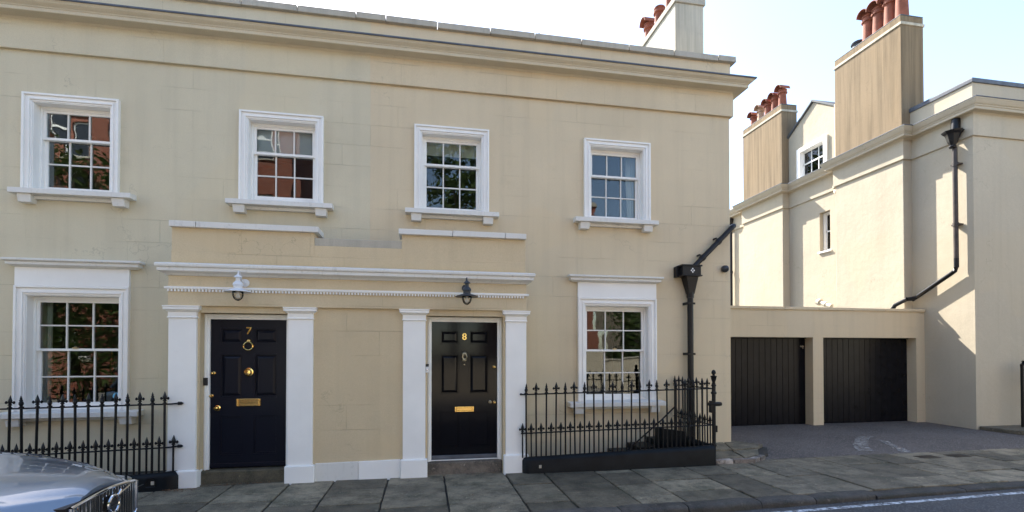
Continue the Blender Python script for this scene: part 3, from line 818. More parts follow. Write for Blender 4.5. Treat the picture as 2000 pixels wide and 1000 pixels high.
def panelled_door(D, num, paintm, label, hand):
    x0, x1 = D; z0, z1 = 0.185, 2.160; y = -0.950
    b = MB()
    mxs = [(x0, x0+0.118), (x0+0.395, x0+0.533), (x1-0.118, x1)]
    rails = [(z0, 0.36), (0.868, 1.118), (1.700, 1.838), (2.045, z1)]
    for a, c in mxs: b.box(a, c, y, y+0.045, z0, z1)
    cols = [(mxs[0][1], mxs[1][0]), (mxs[1][1], mxs[2][0])]
    for a, c in cols:
        for r0, r1 in rails: b.box(a, c, y+0.0004, y+0.0446, r0, r1)
    d = b.build('door', paintm, po)
    d['label'] = label
    for a, c in cols:
        for (l0, l1) in ((0.36, 0.868), (1.118, 1.700), (1.838, 2.045)):
            flat = l1 < 0.9
            p = MB()
            ring(p, a, c, l0, l1, 0.018, 0.018, 0.018, y+0.002 if not flat else y+0.006, y+0.03)
            if not flat:
                i1, i2 = 0.026, 0.060
                vs = [(a+i1,y+0.024,l0+i1),(c-i1,y+0.024,l0+i1),(c-i1,y+0.024,l1-i1),(a+i1,y+0.024,l1-i1),(a+i2,y+0.006,l0+i2),(c-i2,y+0.006,l0+i2),(c-i2,y+0.006,l1-i2),(a+i2,y+0.006,l1-i2)]
                p.add(vs, [(0,1,5,4),(1,2,6,5),(2,3,7,6),(3,0,4,7),(4,5,6,7)])
            p.box(a+0.018, c-0.018, y+0.024, y+0.034, l0+0.018, l1-0.018) if not flat else p.box(a+0.018, c-0.018, y+0.012, y+0.034, l0+0.018, l1-0.018)
            p.build('panel', paintm, d, bevel=0.002)
    # white frame
    f = MB()
    for k, (i, o, yf) in enumerate(((0.0, 0.028, y-0.030), (0.028, 0.048, y-0.052), (0.048, 0.066, y-0.038))):
        u_frame(f, x0-o, x1+o, 0.10, z1+o, 0.0, o-i, yf, y+0.05)
    f.build('door_frame', 'white_paint', po, bevel=0.003)
    MB().box(x0+0.004, x1-0.004, y-0.020, y-0.001, z0+0.008, z0+0.062).build('weatherboard', 'door_navy' if num == '7' else 'lead', d, bevel=0.006)
    cx = (x0+x1)/2 - 0.005
    zn = 2.005 if num == '7' else 1.945
    me = text_mesh(num, 0.135, 0.004, 'brass', 'number')
    place('number', me, d, (cx, y-0.004, zn), (R(90), 0, 0))
    # letter plate
    lz0, lz1 = (1.000, 1.100) if num == '7' else (0.862, 0.940)
    hw = 0.148 if num == '7' else 0.138
    lp = MB(); ring(lp, cx-hw, cx+hw, lz0, lz1, 0.022, 0.022, 0.022, y-0.012, y+0.002).box(cx-hw+0.022, cx+hw-0.022, y-0.007, y+0.002, lz0+0.022, lz1-0.022)
    lp.build('letter_plate', 'brass', d, bevel=0.004)
    def knob(x, z, r, m='brass'):
        MB().lathe([(r*1.25, 0.0), (r*1.25, -0.006), (r*0.55, -0.012), (r*0.5, -0.028), (r*0.95, -0.036), (r*1.05, -0.050), (r*0.8, -0.064), (r*0.2, -0.068)], (x, y, z), 16, 'y').build('knob', m, d, auto=True)
    if num == '7':
        # ring knocker
        k_ = MB().lathe([(0.032, 0), (0.032, -0.012), (0.018, -0.03), (0.006, -0.036)], (cx, y, 1.875), 14, 'y')
        pts = [(cx + 0.058*math.sin(a)*(1.0 if math.cos(a) < 0.3 else 0.9), y-0.026, 1.806 + 0.055*math.cos(a)) for a in [2*math.pi*i/24 for i in range(25)]]
        k_.tube(pts, 0.009, 8, False)
        k_.build('knocker', 'brass', d, auto=True)
        knob(cx, 1.455, 0.046); knob(x0+0.042, 1.444, 0.018); knob(x0+0.020, 1.145, 0.016); knob(x0+0.090, 0.981, 0.030)
    else:
        k_ = MB().lathe([(0.036, 0), (0.034, -0.014), (0.02, -0.03), (0.004, -0.036)], (cx, y, 1.700), 14, 'y')
        k_.lathe([(0.030, 0), (0.028, -0.02), (0.010, -0.034)], (cx, y, 1.610), 14, 'y')
        k_.tube([(cx+0.020, y-0.022, 1.70), (cx+0.030, y-0.03, 1.655), (cx+0.015, y-0.03, 1.615)], 0.010, 8)
        k_.tube([(cx-0.020, y-0.022, 1.70), (cx-0.030, y-0.03, 1.655), (cx-0.015, y-0.03, 1.615)], 0.010, 8)
        k_.build('knocker', 'brass_dull', d, auto=True)
        MB().lathe([(0.010, 0), (0.010, -0.005), (0.004, -0.007)], (cx, y, 1.545), 12, 'y').build('door_viewer', 'brass_dull', d)
        knob(x1-0.045, 1.507, 0.018); knob(x1-0.105, 0.998, 0.020, 'brass_dull'); knob(x1-0.042, 0.992, 0.018)
    return d
panelled_door(D7, '7', 'door_navy', 'dark navy six-panel door with a brass 7 and ring knocker', -1)
panelled_door(D8, '8', 'dark_paint', 'glossy black six-panel door with a brass 8', 1)
# backing behind the doors, thresholds and steps
for (a, b), mm, zs in ((O7, 'step_mossy', 0.176), (O8, 'step_stone', 0.172)):
    MB().box(a, b, -0.90, -0.88, 0.0, OZ).build('door_backing', 'room_dark', po)
    MB().hexa([(a-0.02,-1.06,-0.05),(b-0.0,-1.06,-0.05),(b-0.0,-0.89,-0.05),(a-0.02,-0.89,-0.05)], [(a-0.02,-1.055,zs-0.004),(b-0.0,-1.055,zs-0.004),(b-0.0,-0.89,zs+0.003),(a-0.02,-0.89,zs+0.003)]).build('doorstep', mm, po, bevel=0.02)
MB().box(D8[0], D8[1], -0.985, -0.905, 0.174, 0.186).build('threshold', 'white_paint', po, bevel=0.003)
db = MB().box(0.018, 0.060, PY-0.020, PY+0.01, 1.437, 1.520).build('doorbell', 'white_plastic', po, bevel=0.004)
MB().box(0.018, 0.060, PY-0.020, PY+0.01, 1.523, 1.560).build('camera_cover', 'black_plastic', db, bevel=0.003)
MB().lathe([(0.012, 0.0), (0.012, -0.006), (0.004, -0.008)], (0.039, PY-0.019, 1.475), 12, 'y').build('button', 'chrome', db)
MB().box(-2.852, -2.806, -1.022, -0.99, 1.285, 1.386).build('doorbell', 'black_plastic', po, bevel=0.004)

# ============================================================ FIXTURES ON THE TERRACE
def lantern(x, m, label):
    t = thing('wall_lantern', (x, FY, 2.62), label, 'lantern', 'wall lanterns over the doors')
    y = FY - 0.255
    MB().lathe([(0.052, 0.0), (0.052, -0.012), (0.036, -0.022), (0.02, -0.03)], (x, FY-0.003, 2.625), 16, 'y').build('wall_plate', m, t, auto=True)
    pts = [(x, FY-0.02, 2.625), (x, FY-0.07, 2.615), (x, FY-0.13, 2.635), (x, FY-0.175, 2.70), (x, FY-0.205, 2.735), (x, FY-0.235, 2.735), (x, y, 2.705), (x, y, 2.66)]
    MB().tube(pts, 0.011, 8).build('arm', m, t, auto=True)
    MB().lathe([(0.008, 2.700), (0.020, 2.690), (0.046, 2.668), (0.048, 2.660), (0.026, 2.655), (0.026, 2.615), (0.034, 2.610), (0.056, 2.585), (0.060, 2.565), (0.050, 2.548), (0.050, 2.520), (0.075, 2.510), (0.150, 2.486), (0.158, 2.478), (0.156, 2.474), (0.070, 2.486), (0.01, 2.49)], (x, y, 0), 22).build('shade', m, t, auto=True)
    MB().lathe([(0.064, 2.484), (0.066, 2.455), (0.062, 2.425), (0.048, 2.392), (0.025, 2.372), (0.004, 2.366)], (x, y, 0), 18).build('globe', 'lamp_glass', t, smooth=True)
    MB().lathe([(0.014, 2.48), (0.014, 2.455), (0.026, 2.425), (0.022, 2.405), (0.004, 2.396)], (x, y, 0), 12).build('bulb', 'white_plastic', t, smooth=True)
lantern(-2.306, 'white_metal', 'white metal lantern with a disc shade above door 7')
lantern(0.566, 'grey_metal', 'dark grey metal lantern with a disc shade above door 8')

t = thing('drainpipe', (4.63, -0.1, 0.1), 'black drainpipe with a square hopper head on the beige house wall', 'drainpipe')
hp = MB().box(4.425, 4.770, -0.230, -0.004, 3.085, 3.235)
hp.box(4.405, 4.790, -0.245, -0.004, 3.235, 3.262); hp.box(4.405, 4.790, -0.245, -0.004, 3.062, 3.085)
hp.box(4.370, 4.425, -0.120, -0.004, 3.055, 3.245)
hp = hp.build('hopper_head', 'pipe_black', t, bevel=0.004)
MB().hexa([(4.585,-0.155,2.760),(4.690,-0.155,2.760),(4.690,-0.045,2.760),(4.585,-0.045,2.760)], [(4.510,-0.210,3.062),(4.735,-0.210,3.062),(4.735,-0.01,3.062),(4.510,-0.01,3.062)]).build('funnel', 'pipe_black', t, bevel=0.004)
em = MB()
for dx, dz in ((0, 0.028), (0, -0.028), (-0.024, 0), (0.024, 0)):
    c = (4.610+dx, 3.160+dz)
    em.hexa([(c[0]-0.015,-0.234,c[1]),(c[0],-0.234,c[1]-0.017),(c[0]+0.015,-0.234,c[1]),(c[0],-0.234,c[1]+0.017)], [(c[0]-0.015,-0.229,c[1]),(c[0],-0.229,c[1]-0.017),(c[0]+0.015,-0.229,c[1]),(c[0],-0.229,c[1]+0.017)])
em.build('emblem', 'white_paint', hp)
MB().tube([(4.637,-0.10,2.77),(4.637,-0.10,0.98)], 0.052, 16).tube([(4.637,-0.10,2.80),(4.637,-0.10,2.69)], 0.064, 16).build('pipe', 'pipe_black', t, auto=True)
MB().tube([(4.637,-0.10,1.14),(4.637,-0.10,0.02)], 0.068, 16).build('pipe_foot', 'pipe_black', t, auto=True)
MB().tube([(4.690,-0.12,3.235),(4.742,-0.115,3.285),(5.470,-0.095,3.985)], 0.046, 14).tube([(5.455,-0.096,3.970),(5.50,-0.085,4.015),(5.545,-0.04,4.03),(5.555,0.10,4.03),(5.555,0.45,4.06)], 0.047, 14).build('sloping_pipe', 'pipe_black', t, auto=True)
for z in (2.59, 1.70):
    MB().box(4.545, 4.565, -0.145, 0.0, z-0.022, z+0.022).box(4.565, 4.70, -0.157, -0.150, z-0.018, z+0.018).build('bracket', 'pipe_black', t)
for f in (0.18, 0.62):
    p = Vector((4.742,-0.115,3.285)).lerp(Vector((5.470,-0.095,3.985)), f)
    MB().tube([p + Vector((-0.02,0,-0.02)), p + Vector((0.02,0,0.02))], 0.056, 14).box(p.x-0.05, p.x-0.03, -0.10, 0.0, p.z+0.04, p.z+0.07).build('pipe_clip', 'pipe_black', t, auto=True)

t = thing('security_sensor', (5.355, -0.05, 3.24), 'small dark round sensor on the house wall near the corner', 'sensor')
MB().lathe([(0.050, 0.0), (0.062, -0.02), (0.066, -0.05), (0.058, -0.085), (0.035, -0.108), (0.004, -0.115)], (5.355, 0.0, 3.24), 18, 'y').build('housing', 'grey_metal', t, smooth=True)
MB().lathe([(0.024, 0.0), (0.022, -0.010), (0.004, -0.016)], (5.362, -0.104, 3.236), 12, 'y').build('lens', 'black_plastic', t, smooth=True)

# ============================================================ IRON RAILINGS
def finial_cross():
    m = MB()
    m.lathe([(0.013,0.0),(0.024,0.004),(0.024,0.014),(0.013,0.020),(0.013,0.034),(0.022,0.038),(0.022,0.046),(0.014,0.052)], n=8)
    m.lathe([(0.014,0.048),(0.024,0.075),(0.025,0.092),(0.014,0.125),(0.002,0.160)], n=4)
    m.hexa([(-0.042,-0.010,0.060),(0.042,-0.010,0.060),(0.042,0.010,0.060),(-0.042,0.010,0.060)], [(-0.044,-0.008,0.078),(0.044,-0.008,0.078),(0.044,0.008,0.078),(-0.044,0.008,0.078)])
    for s in (-1, 1): m.lathe([(0.004,0.052),(0.014,0.062),(0.014,0.078),(0.004,0.090)], (s*0.040, 0, 0), 6)
    return m.mesh('finial', 'iron')
def finial_plain():
    m = MB()
    m.lathe([(0.013,0.0),(0.026,0.004),(0.026,0.016),(0.014,0.022),(0.018,0.034),(0.025,0.050),(0.022,0.072),(0.014,0.086),(0.019,0.092),(0.019,0.098),(0.012,0.104),(0.012,0.118),(0.002,0.152)], n=8)
    return m.mesh('finial', 'iron')
FC, FP = finial_cross(), finial_plain()
def bar_mesh(h, r): return MB().lathe([(r, 0.0), (r, h)], n=8).mesh('bar', 'iron')
BR = random.Random(77)
def add_bar(root, x, y, z0, ztop, kind, r=0.0125, cache={}):
    h = round(ztop - z0, 3)
    me = cache.get((h, r)) or cache.setdefault((h, r), bar_mesh(h, r))
    b = place('bar', me, root, (x, y, z0), (BR.gauss(0, R(0.35)), BR.gauss(0, R(0.35)), 0))
    place('finial', FC if kind else FP, b, tuple(Matrix.LocRotScale(b.location, b.rotation_euler, None) @ Vector((0, 0, h - 0.002))), (BR.gauss(0, R(1.2)), BR.gauss(0, R(1.2)), BR.gauss(0, R(7))))
    return b

def plinth(root, pts, z0, z1f, wd, hole=None):
    """black stone plinth along a plan path with a rounded top edge"""
    prof_o = [(-wd/2, 0), (-wd/2, 0.84), (-wd/2+0.02, 0.96), (-wd/2+0.05, 1.0), (wd/2-0.05, 1.0), (wd/2-0.02, 0.96), (wd/2, 0.84), (wd/2, 0)]
    P = [Vector(p) for p in pts]; k = len(prof_o); vs, fs = [], []
    for i, p in enumerate(P):
        a = P[max(i-1, 0)]; b = P[min(i+1, len(P)-1)]
        d = (b-a).normalized(); n_ = Vector((d.y, -d.x))
        zt = z1f(p.x)
        for o_, f in prof_o: vs.append((p.x+n_.x*o_, p.y+n_.y*o_, z0 + (zt-z0)*f))
    for i in range(len(P)-1):
        for j in range(k): fs.append((i*k+j, (i+1)*k+j, (i+1)*k+(j+1) % k, i*k+(j+1) % k))
    fs += [tuple(range(k)), tuple(range((len(P)-1)*k+k-1, (len(P)-1)*k-1, -1))]
    o = MB().add(vs, fs).build('plinth', 'iron_plinth', root)
    return autosmooth(o, 50)

RY = -1.20
rr8 = thing('railing', (2.9, RY, 0), 'black iron railing with spear finials on a plinth right of door 8', 'railing', 'iron railings before the ground-floor windows')
lin = lambda a, b: (lambda x: a[1] + (b[1]-a[1]) * (x-a[0]) / (b[0]-a[0]))
top8 = lin((1.434, 1.120), (4.30, 1.168)); dog8 = lin((1.35, 0.566), (4.30, 0.608)); pl8 = lin((1.45, 0.228), (4.35, 0.305))
plinth(rr8, [(1.435,-1.13),(1.437,-1.16),(1.450,-1.185),(1.475,-1.198),(1.51,-1.20),(2.4,-1.20),(3.4,-1.20),(4.36,-1.20)], -0.1, pl8, 0.13)
plinth(rr8, [(4.36,-1.13),(4.36,-0.6),(4.36,-0.02)], -0.1, lambda x: 0.305, 0.13)
def rail(root, pts, r=0.011): return MB().tube(pts, r, 6).build('rail', 'iron', root)
rail(rr8, [(1.37,-1.165,top8(1.37)), (1.42,RY,top8(1.42)), (4.35,RY,top8(4.35))])
rail(rr8, [(1.365,-1.165,dog8(1.365)), (1.42,RY,dog8(1.42)), (4.35,RY,dog8(4.35))])
MB().lathe([(0.006,0.0),(0.018,0.01),(0.018,0.02),(0.006,0.03)], (1.362,-1.168,top8(1.37)-0.013), 8).build('rail_end', 'iron', rr8)
x = 1.434; i = 0
while x < 4.28:
    add_bar(rr8, x, RY, pl8(x)-0.01, top8(x) + 0.008, i % 2 == 1, 0.0125)
    add_bar(rr8, x-0.072 if i else x-0.052, RY if i else RY+0.01, pl8(x)-0.01, dog8(x) - 0.014, True, 0.0105)
    x += 0.1447; i += 1
rail(rr8, [(4.36,RY,1.168), (4.36,-0.01,1.150)]); rail(rr8, [(4.36,RY,0.608), (4.36,-0.01,0.600)])
for k in range(8):
    y = RY + 0.145*(k+1)
    add_bar(rr8, 4.36, y, 0.29, 1.168, k % 2 == 0, 0.0125)
    add_bar(rr8, 4.36, y-0.072, 0.29, 0.60, True, 0.0105)
pst = MB().tube([(4.375,RY,-0.02),(4.375,RY,1.25)], 0.028, 12).lathe([(0.034,0.0),(0.040,0.02),(0.030,0.05)], (4.375,RY,0.28), 12)
pst.lathe([(0.030,1.08),(0.042,1.09),(0.042,1.11),(0.030,1.12),(0.026,1.16),(0.026,1.20),(0.038,1.21),(0.038,1.225),(0.024,1.235),(0.022,1.27),(0.036,1.31),(0.042,1.345),(0.046,1.35),(0.046,1.362),(0.02,1.368),(0.018,1.385),(0.030,1.395),(0.033,1.415),(0.026,1.44),(0.01,1.455)], (4.375,RY,0), 12)
pst.build('gate_post', 'iron', rr8, auto=True)
MB().box(4.31, 4.35, RY-0.03, RY+0.03, 0.80, 0.98).lathe([(0.028,-0.05),(0.034,-0.02),(0.034,0.12),(0.028,0.16)], (4.34,RY,0.93), 10, 'x').build('gate_lock', 'iron', rr8, auto=True)
MB().box(4.365, 4.425, RY-0.02, RY+0.03, 0.50, 0.60).build('hinge', 'iron', rr8)
# steps down to the basement, seen through the bars: side board and sloping handrail
t = thing('basement_steps', (3.9, -0.45, 0), 'black basement steps with a sloping handrail behind the railing by door 8', 'steps')
MB().hexa([(3.72,-0.62,0.0),(4.25,-0.62,0.0),(4.25,-0.56,0.0),(3.72,-0.56,0.0)], [(3.72,-0.62,0.50),(4.25,-0.62,0.42),(4.25,-0.56,0.42),(3.72,-0.56,0.50)]).build('side_board', 'iron_plinth', t)
MB().tube([(3.15,-0.66,0.12),(3.78,-0.66,0.62),(4.05,-0.66,0.86)], 0.013, 8).build('handrail', 'iron', t)
for k in range(3): MB().box(3.20+k*0.3, 3.22+k*0.3, -0.67, -0.65, 0.0, 0.16+k*0.235).build('baluster', 'iron', t)
for k in range(3): MB().box(3.1+k*0.36, 3.46+k*0.36, -0.55, -0.05, 0.0, 0.08+k*0.09).build('step', 'iron_plinth', t)

rr7 = thing('railing', (-4.3, RY, 0), 'black iron railing with spear finials between the parked car and window', 'railing', 'iron railings before the ground-floor windows')
top7 = lin((-4.99, 1.040), (-3.2, 1.066)); dog7 = lin((-4.45, 0.487), (-3.08, 0.524)); pl7 = lin((-3.62, 0.196), (-3.06, 0.222))
plinth(rr7, [(-6.6,-1.20),(-5.4,-1.20),(-4.2,-1.20),(-3.42,-1.20),(-3.28,-1.196),(-3.19,-1.185),(-3.14,-1.165),(-3.115,-1.13)], -0.15, lambda x: pl7(max(x, -4.2)), 0.15)
rail(rr7, [(-6.6,RY,top7(-6.6)),(-3.25,RY,top7(-3.25)),(-3.15,RY+0.012,top7(-3.15)),(-3.07,-1.165,top7(-3.07)+0.004)])
rail(rr7, [(-6.6,RY,dog7(-6.6)),(-3.25,RY,dog7(-3.25)),(-3.15,RY+0.012,dog7(-3.15)),(-3.07,-1.165,dog7(-3.07)+0.006)])
for z in (top7(-3.07)+0.004, dog7(-3.07)+0.006): MB().lathe([(0.008,0),(0.022,0.014),(0.020,0.05),(0.008,0.07)], (-3.09,-1.168,z), 8, 'x').build('rail_end', 'iron', rr7)
for k in range(22):
    x = -3.215 - 0.140*k
    add_bar(rr7, x, RY, pl7(max(x, -4.2))-0.01, top7(x) + 0.006, k % 2 == 0, 0.0145)
    add_bar(rr7, x - 0.062, RY, pl7(max(x, -4.2))-0.01, dog7(x) - 0.012, True, 0.012)
add_bar(rr7, -3.125, RY+0.02, pl7(-3.13)-0.01, dog7(-3.13)-0.005, True, 0.012)
# boot-scraper niches at the railing ends
for root, x, y in ((rr7, -3.33, -1.282), (rr8, 1.60, -1.268)):
    pts = [(-0.055, 0.0), (0.055, 0.0), (0.055, 0.06)] + [(0.055*math.cos(a), 0.06+0.05*math.sin(a)) for a in [math.pi*k/8 for k in range(1, 8)]] + [(-0.055, 0.06)]
    n_ = MB(); n = len(pts)
    vs = [(x+p[0], y, 0.05+p[1]) for p in pts] + [(x+p[0]*0.8, y+0.006, 0.05+0.008+p[1]*0.85) for p in pts]
    n_.add(vs, [(i, (i+1) % n, n+(i+1) % n, n+i) for i in range(n)] + [tuple(range(2*n-1, n-1, -1))])
    nb = n_.build('niche', 'iron', root)
    MB().box(x+0.005, x+0.04, y-0.001, y+0.005, 0.078, 0.122).build('see_through_patch', 'coping_stone', nb)  # pale patch stands for the pilaster base seen through the opening

# ============================================================ THE GARAGE BLOCK
GY = 1.80
ga = thing('garage', (8.7, GY, 0), 'low beige double garage with two black boarded doors between the houses', 'garage')
GO = [(6.25, 8.829), (9.101, 11.684)]
mb = MB(); wall_cells(mb, 'x', GY, XE+0.002, 11.928, -0.2, 2.715, [(a, b, -0.2, 2.082) for a, b in GO], 0.30)
mb.build('wall', 'garage_render', ga)
MB().box(XE+0.01, 11.925, GY+0.20, 7.0, 2.55, 2.66).build('flat_roof', 'lead', ga)
gj = [XE+0.01, 6.3, 7.18, 8.071, 8.967, 9.875, 10.781, 11.92]
for a, b in zip(gj, gj[1:]):
    MB().box(a+0.003, b-0.003, GY-0.035+rr.gauss(0, 0.002), GY+0.22, 2.716, 2.778+rr.gauss(0, 0.002)).build('coping_stone', 'garage_render', ga, bevel=0.006)
for gi, (a, b) in enumerate(GO):
    d = MB().box(a, b, GY+0.262, GY+0.29, 0.03, 2.082).build('garage_door', 'garage_black', ga)
    d['label'] = 'black boarded garage door beside the end house' if gi == 0 else 'black boarded garage door beside the cream house, wholly in view'
    n = 17; wd = (b-a)/n
    me = MB().box(-wd/2+0.0025, wd/2-0.0025, -0.012, 0.012, 0.0, 2.0).mesh('board', 'garage_black')
    for k in range(n):
        o = place('board', me, d, (a+wd*(k+.5), GY+0.245+rr.gauss(0, 0.0012), 0.055+rr.gauss(0, 0.002)), (0, 0, rr.gauss(0, R(0.35))))
        bev(o, 0.004, 1)
    MB().box(a, b, GY+0.20, GY+0.26, 2.058, 2.081).build('door_head', 'garage_black', d)
    if gi == 0:
        MB().box(b-0.16, b-0.06, GY+0.205, GY+0.225, 1.86, 1.89).box(b-0.10, b-0.08, GY+0.20, GY+0.232, 1.82, 1.90).build('hasp', 'chrome', d)
# back and side of the garage block so that it is a closed volume
MB().box(XE+0.02, 11.92, 6.9, 7.0, -0.2, 2.55).build('rear_wall', 'garage_render', ga)

# ============================================================ THE CREAM HOUSE
WX, BX, FYY, XR = 11.93, 11.69, 0.70, 22.0
eh = thing('cream_house', (WX+3, FYY+3, 0), 'cream rendered house with two tall chimneys, its sunlit side above the garages', 'house')
holes = [(4.55, 4.94, 4.82, 6.02)]
mb = MB(); wall_cells(mb, 'y', WX, FYY, 14.0, -0.2, 7.25, holes, 0.30)
mb.add([(WX,FYY,-0.2),(XR,FYY,-0.2),(XR,FYY,7.25),(WX,FYY,7.25)], [(0,1,2,3)])
mb.add([(WX,14,-0.2),(XR,14,-0.2),(XR,14,7.25),(WX,14,7.25)], [(0,3,2,1)])
mb.add([(WX+.3,FYY,7.2),(XR,FYY,7.2),(XR,14,7.2),(WX+.3,14,7.2)], [(0,1,2,3)])
mb.build('wall', 'stucco_cream', eh)
for y0, y1 in ((2.08, 4.10), (6.20, 8.22)):
    MB().add([(WX+.1,y0,-0.2),(BX,y0,-0.2),(BX,y1,-0.2),(WX+.1,y1,-0.2),(WX+.1,y0,7.24),(BX,y0,7.24),(BX,y1,7.24),(WX+.1,y1,7.24)], [(0,1,5,4),(1,2,6,5),(2,3,7,6),(4,5,6,7)]).build('chimney_breast', 'stucco_cream', eh, bevel=0.012)
ep = [(WX,14.0),(WX,8.22),(BX,8.22),(BX,6.20),(WX,6.20),(WX,4.10),(BX,4.10),(BX,2.08),(WX,2.08),(WX,FYY),(XR,FYY)]
MB().sweep([(0.0,6.535),(0.036,6.528),(0.040,6.54),(0.040,7.03),(0.0,7.03)], ep).build('frieze', 'stucco_cream', eh)
co = MB().sweep([(0,7.0),(0.04,7.0),(0.07,7.035),(0.175,7.035),(0.185,7.045),(0.185,7.095),(0.200,7.10),(0.205,7.125),(0.225,7.14),(0.250,7.185),(0.262,7.215),(0.270,7.222),(0.270,7.25),(0.0,7.27)], ep).build('cornice', 'stucco_cream', eh, bevel=0.003)
MB().sweep([(-0.01,7.285),(0.276,7.248),(0.283,7.25),(0.283,7.266),(-0.01,7.30)], ep).build('lead_flashing', 'lead', co)
pa = MB().sweep([(0.0,7.25),(0.0,7.735),(-0.28,7.735),(-0.28,7.25)], [(WX,2.12),(WX,FYY),(XR,FYY)]).build('parapet', 'stucco_cream', eh)
MB().sweep([(0.03,7.72),(0.035,7.80),(0.0,7.835),(-0.30,7.86),(-0.30,7.72)], [(WX,2.10),(WX,FYY),(XR,FYY)]).build('lead_capping', 'lead', pa, bevel=0.006)
MB().sweep([(0.0,7.25),(0.0,7.45),(-0.28,7.45),(-0.28,7.25)], [(WX,14.0),(WX,8.24)]).build('low_parapet', 'stucco_cream', pa)
def big_stack(y0, y1, ztop, x1, pots, lab):
    s = MB().box(BX, x1, y0, y1, 7.2, ztop).build('chimney_stack', 'stucco_stained', eh, bevel=0.012)
    s['label'] = lab
    MB().box(BX-0.022, x1+0.022, y0-0.022, y1+0.022, ztop-0.235, ztop-0.165).build('string_band', 'stucco_pale_stained', s, bevel=0.006)
    MB().box(BX+0.0, x1-0.0, y0+0.0, y1-0.0, ztop, ztop+0.03).build('cap', 'slate', s, bevel=0.01)
    for y, h, r, m, cowl in pots: pot(s, (BX+x1)/2-0.02, y, ztop+0.02, h, r, m, cowl)
big_stack(2.10, 4.10, 10.17, 12.36, ((3.62, 0.28, 0.16, 'slate', 0), (3.30, 0.80, 0.145, 'terracotta', 1), (2.99, 0.80, 0.15, 'terracotta', 1), (2.66, 0.85, 0.15, 'terracotta', 1), (2.34, 0.85, 0.155, 'terracotta', 0)), 'tall stained chimney stack nearer the street')
big_stack(6.22, 8.22, 10.02, 12.27, ((7.95, 0.42, 0.13, 'terracotta', 1), (7.58, 0.50, 0.13, 'terracotta_pale', 1), (7.2, 0.52, 0.13, 'terracotta', 1), (6.85, 0.55, 0.135, 'terracotta', 1), (6.50, 0.62, 0.14, 'terracotta', 1)), 'stained chimney stack farther from the street')
# gabled dormer wall between the stacks
gb = MB(); wall_cells(gb, 'y', WX+0.02, 4.05, 6.25, 7.2, 8.85, [(4.70, 5.74, 7.34, 8.22)], 0.30)
gb.add([(WX+0.02,4.05,8.85),(WX+0.02,6.25,8.85),(WX+0.02,5.17,9.56)], [(0,1,2)])
gb.add([(WX+0.02,6.25,7.2),(15,6.25,7.2),(15,6.25,8.85),(WX+0.02,6.25,8.85)], [(0,1,2,3)])
gb = gb.build('gable', 'stucco_cream', eh)
for ya, yb in ((6.33, 5.17), (4.0, 5.17)):
    za, zb_ = (8.80, 9.585)
    MB().hexa([(WX-0.04,ya,za),(15,ya,za),(15,yb,zb_),(WX-0.04,yb,zb_)], [(WX-0.04,ya,za+0.065),(15,ya,za+0.065),(15,yb,zb_+0.065),(WX-0.04,yb,zb_+0.065)]).build('gable_roof', 'slate', gb, bevel=0.008)
def side_window(x, y0, y1, z0, z1, fw, proud, lab, split, room=True, cols=2):
    f = MB()
    for a, b, c, d in ((y0, y0+fw, z0, z1), (y1-fw, y1, z0, z1), (y0+fw, y1-fw, z1-fw, z1), (y0+fw, y1-fw, z0, z0+fw*0.6)):
        f.box(x-proud, x+0.14, a, b, c, d)
    f = f.build('window', 'white_paint', eh, bevel=0.005); f['label'] = lab
    iy0, iy1, iz0, iz1 = y0+fw, y1-fw, z0+fw*0.6, z1-fw
    zm = iz0 + (iz1-iz0)*split
    s = MB(); s.box(x+0.08, x+0.13, iy0, iy1, zm-0.02, zm+0.02)
    for yy in (iy0+0.02, iy1-0.02): s.box(x+0.08, x+0.13, yy-0.02, yy+0.02, iz0, iz1)
    s.box(x+0.08, x+0.13, iy0+0.04, iy1-0.04, iz0, iz0+0.05); s.box(x+0.08, x+0.13, iy0+0.04, iy1-0.04, iz1-0.04, iz1)
    s.build('sash', 'white_paint', f)
    for c0, c1 in ((iz0+0.05, zm-0.02), (zm+0.02, iz1-0.04)):
        for k in range(cols):
            w_ = (iy1-iy0-0.08)/cols
            MB().box(x+0.10, x+0.104, iy0+0.04+k*w_+0.004, iy0+0.04+(k+1)*w_-0.004, c0, c1).build('pane', 'pane_glass', f)
    for k in range(1, cols):
        w_ = (iy1-iy0-0.08)/cols; yy = iy0+0.04+k*w_
        MB().box(x+0.09, x+0.118, yy-0.01, yy+0.01, iz0+0.05, zm-0.02).box(x+0.09, x+0.118, yy-0.01, yy+0.01, zm+0.02, iz1-0.04).build('glazing_bar', 'white_paint', f)
    if room:
        MB().add([(x+0.2,y0-.1,z0-.1),(x+1.6,y0-.1,z0-.1),(x+1.6,y1+.1,z0-.1),(x+0.2,y1+.1,z0-.1),(x+0.2,y0-.1,z1+.1),(x+1.6,y0-.1,z1+.1),(x+1.6,y1+.1,z1+.1),(x+0.2,y1+.1,z1+.1)], [(0,3,2,1),(4,5,6,7),(0,1,5,4),(1,2,6,5),(2,3,7,6)]).build('room_interior', 'room_dark', f)
    return f
side_window(WX+0.02, 4.62, 5.82, 7.28, 8.32, 0.13, 0.06, 'white sash window in the gable between the chimneys', 0.52, cols=3)
f = side_window(WX+0.10, 4.56, 4.93, 4.83, 6.01, 0.03, -0.02, 'narrow recessed sash window in the sunlit side wall', 0.52, cols=1)
MB().box(WX-0.05, WX+0.12, 4.50, 4.98, 4.765, 4.815).build('sill', 'white_paint', f, bevel=0.008)

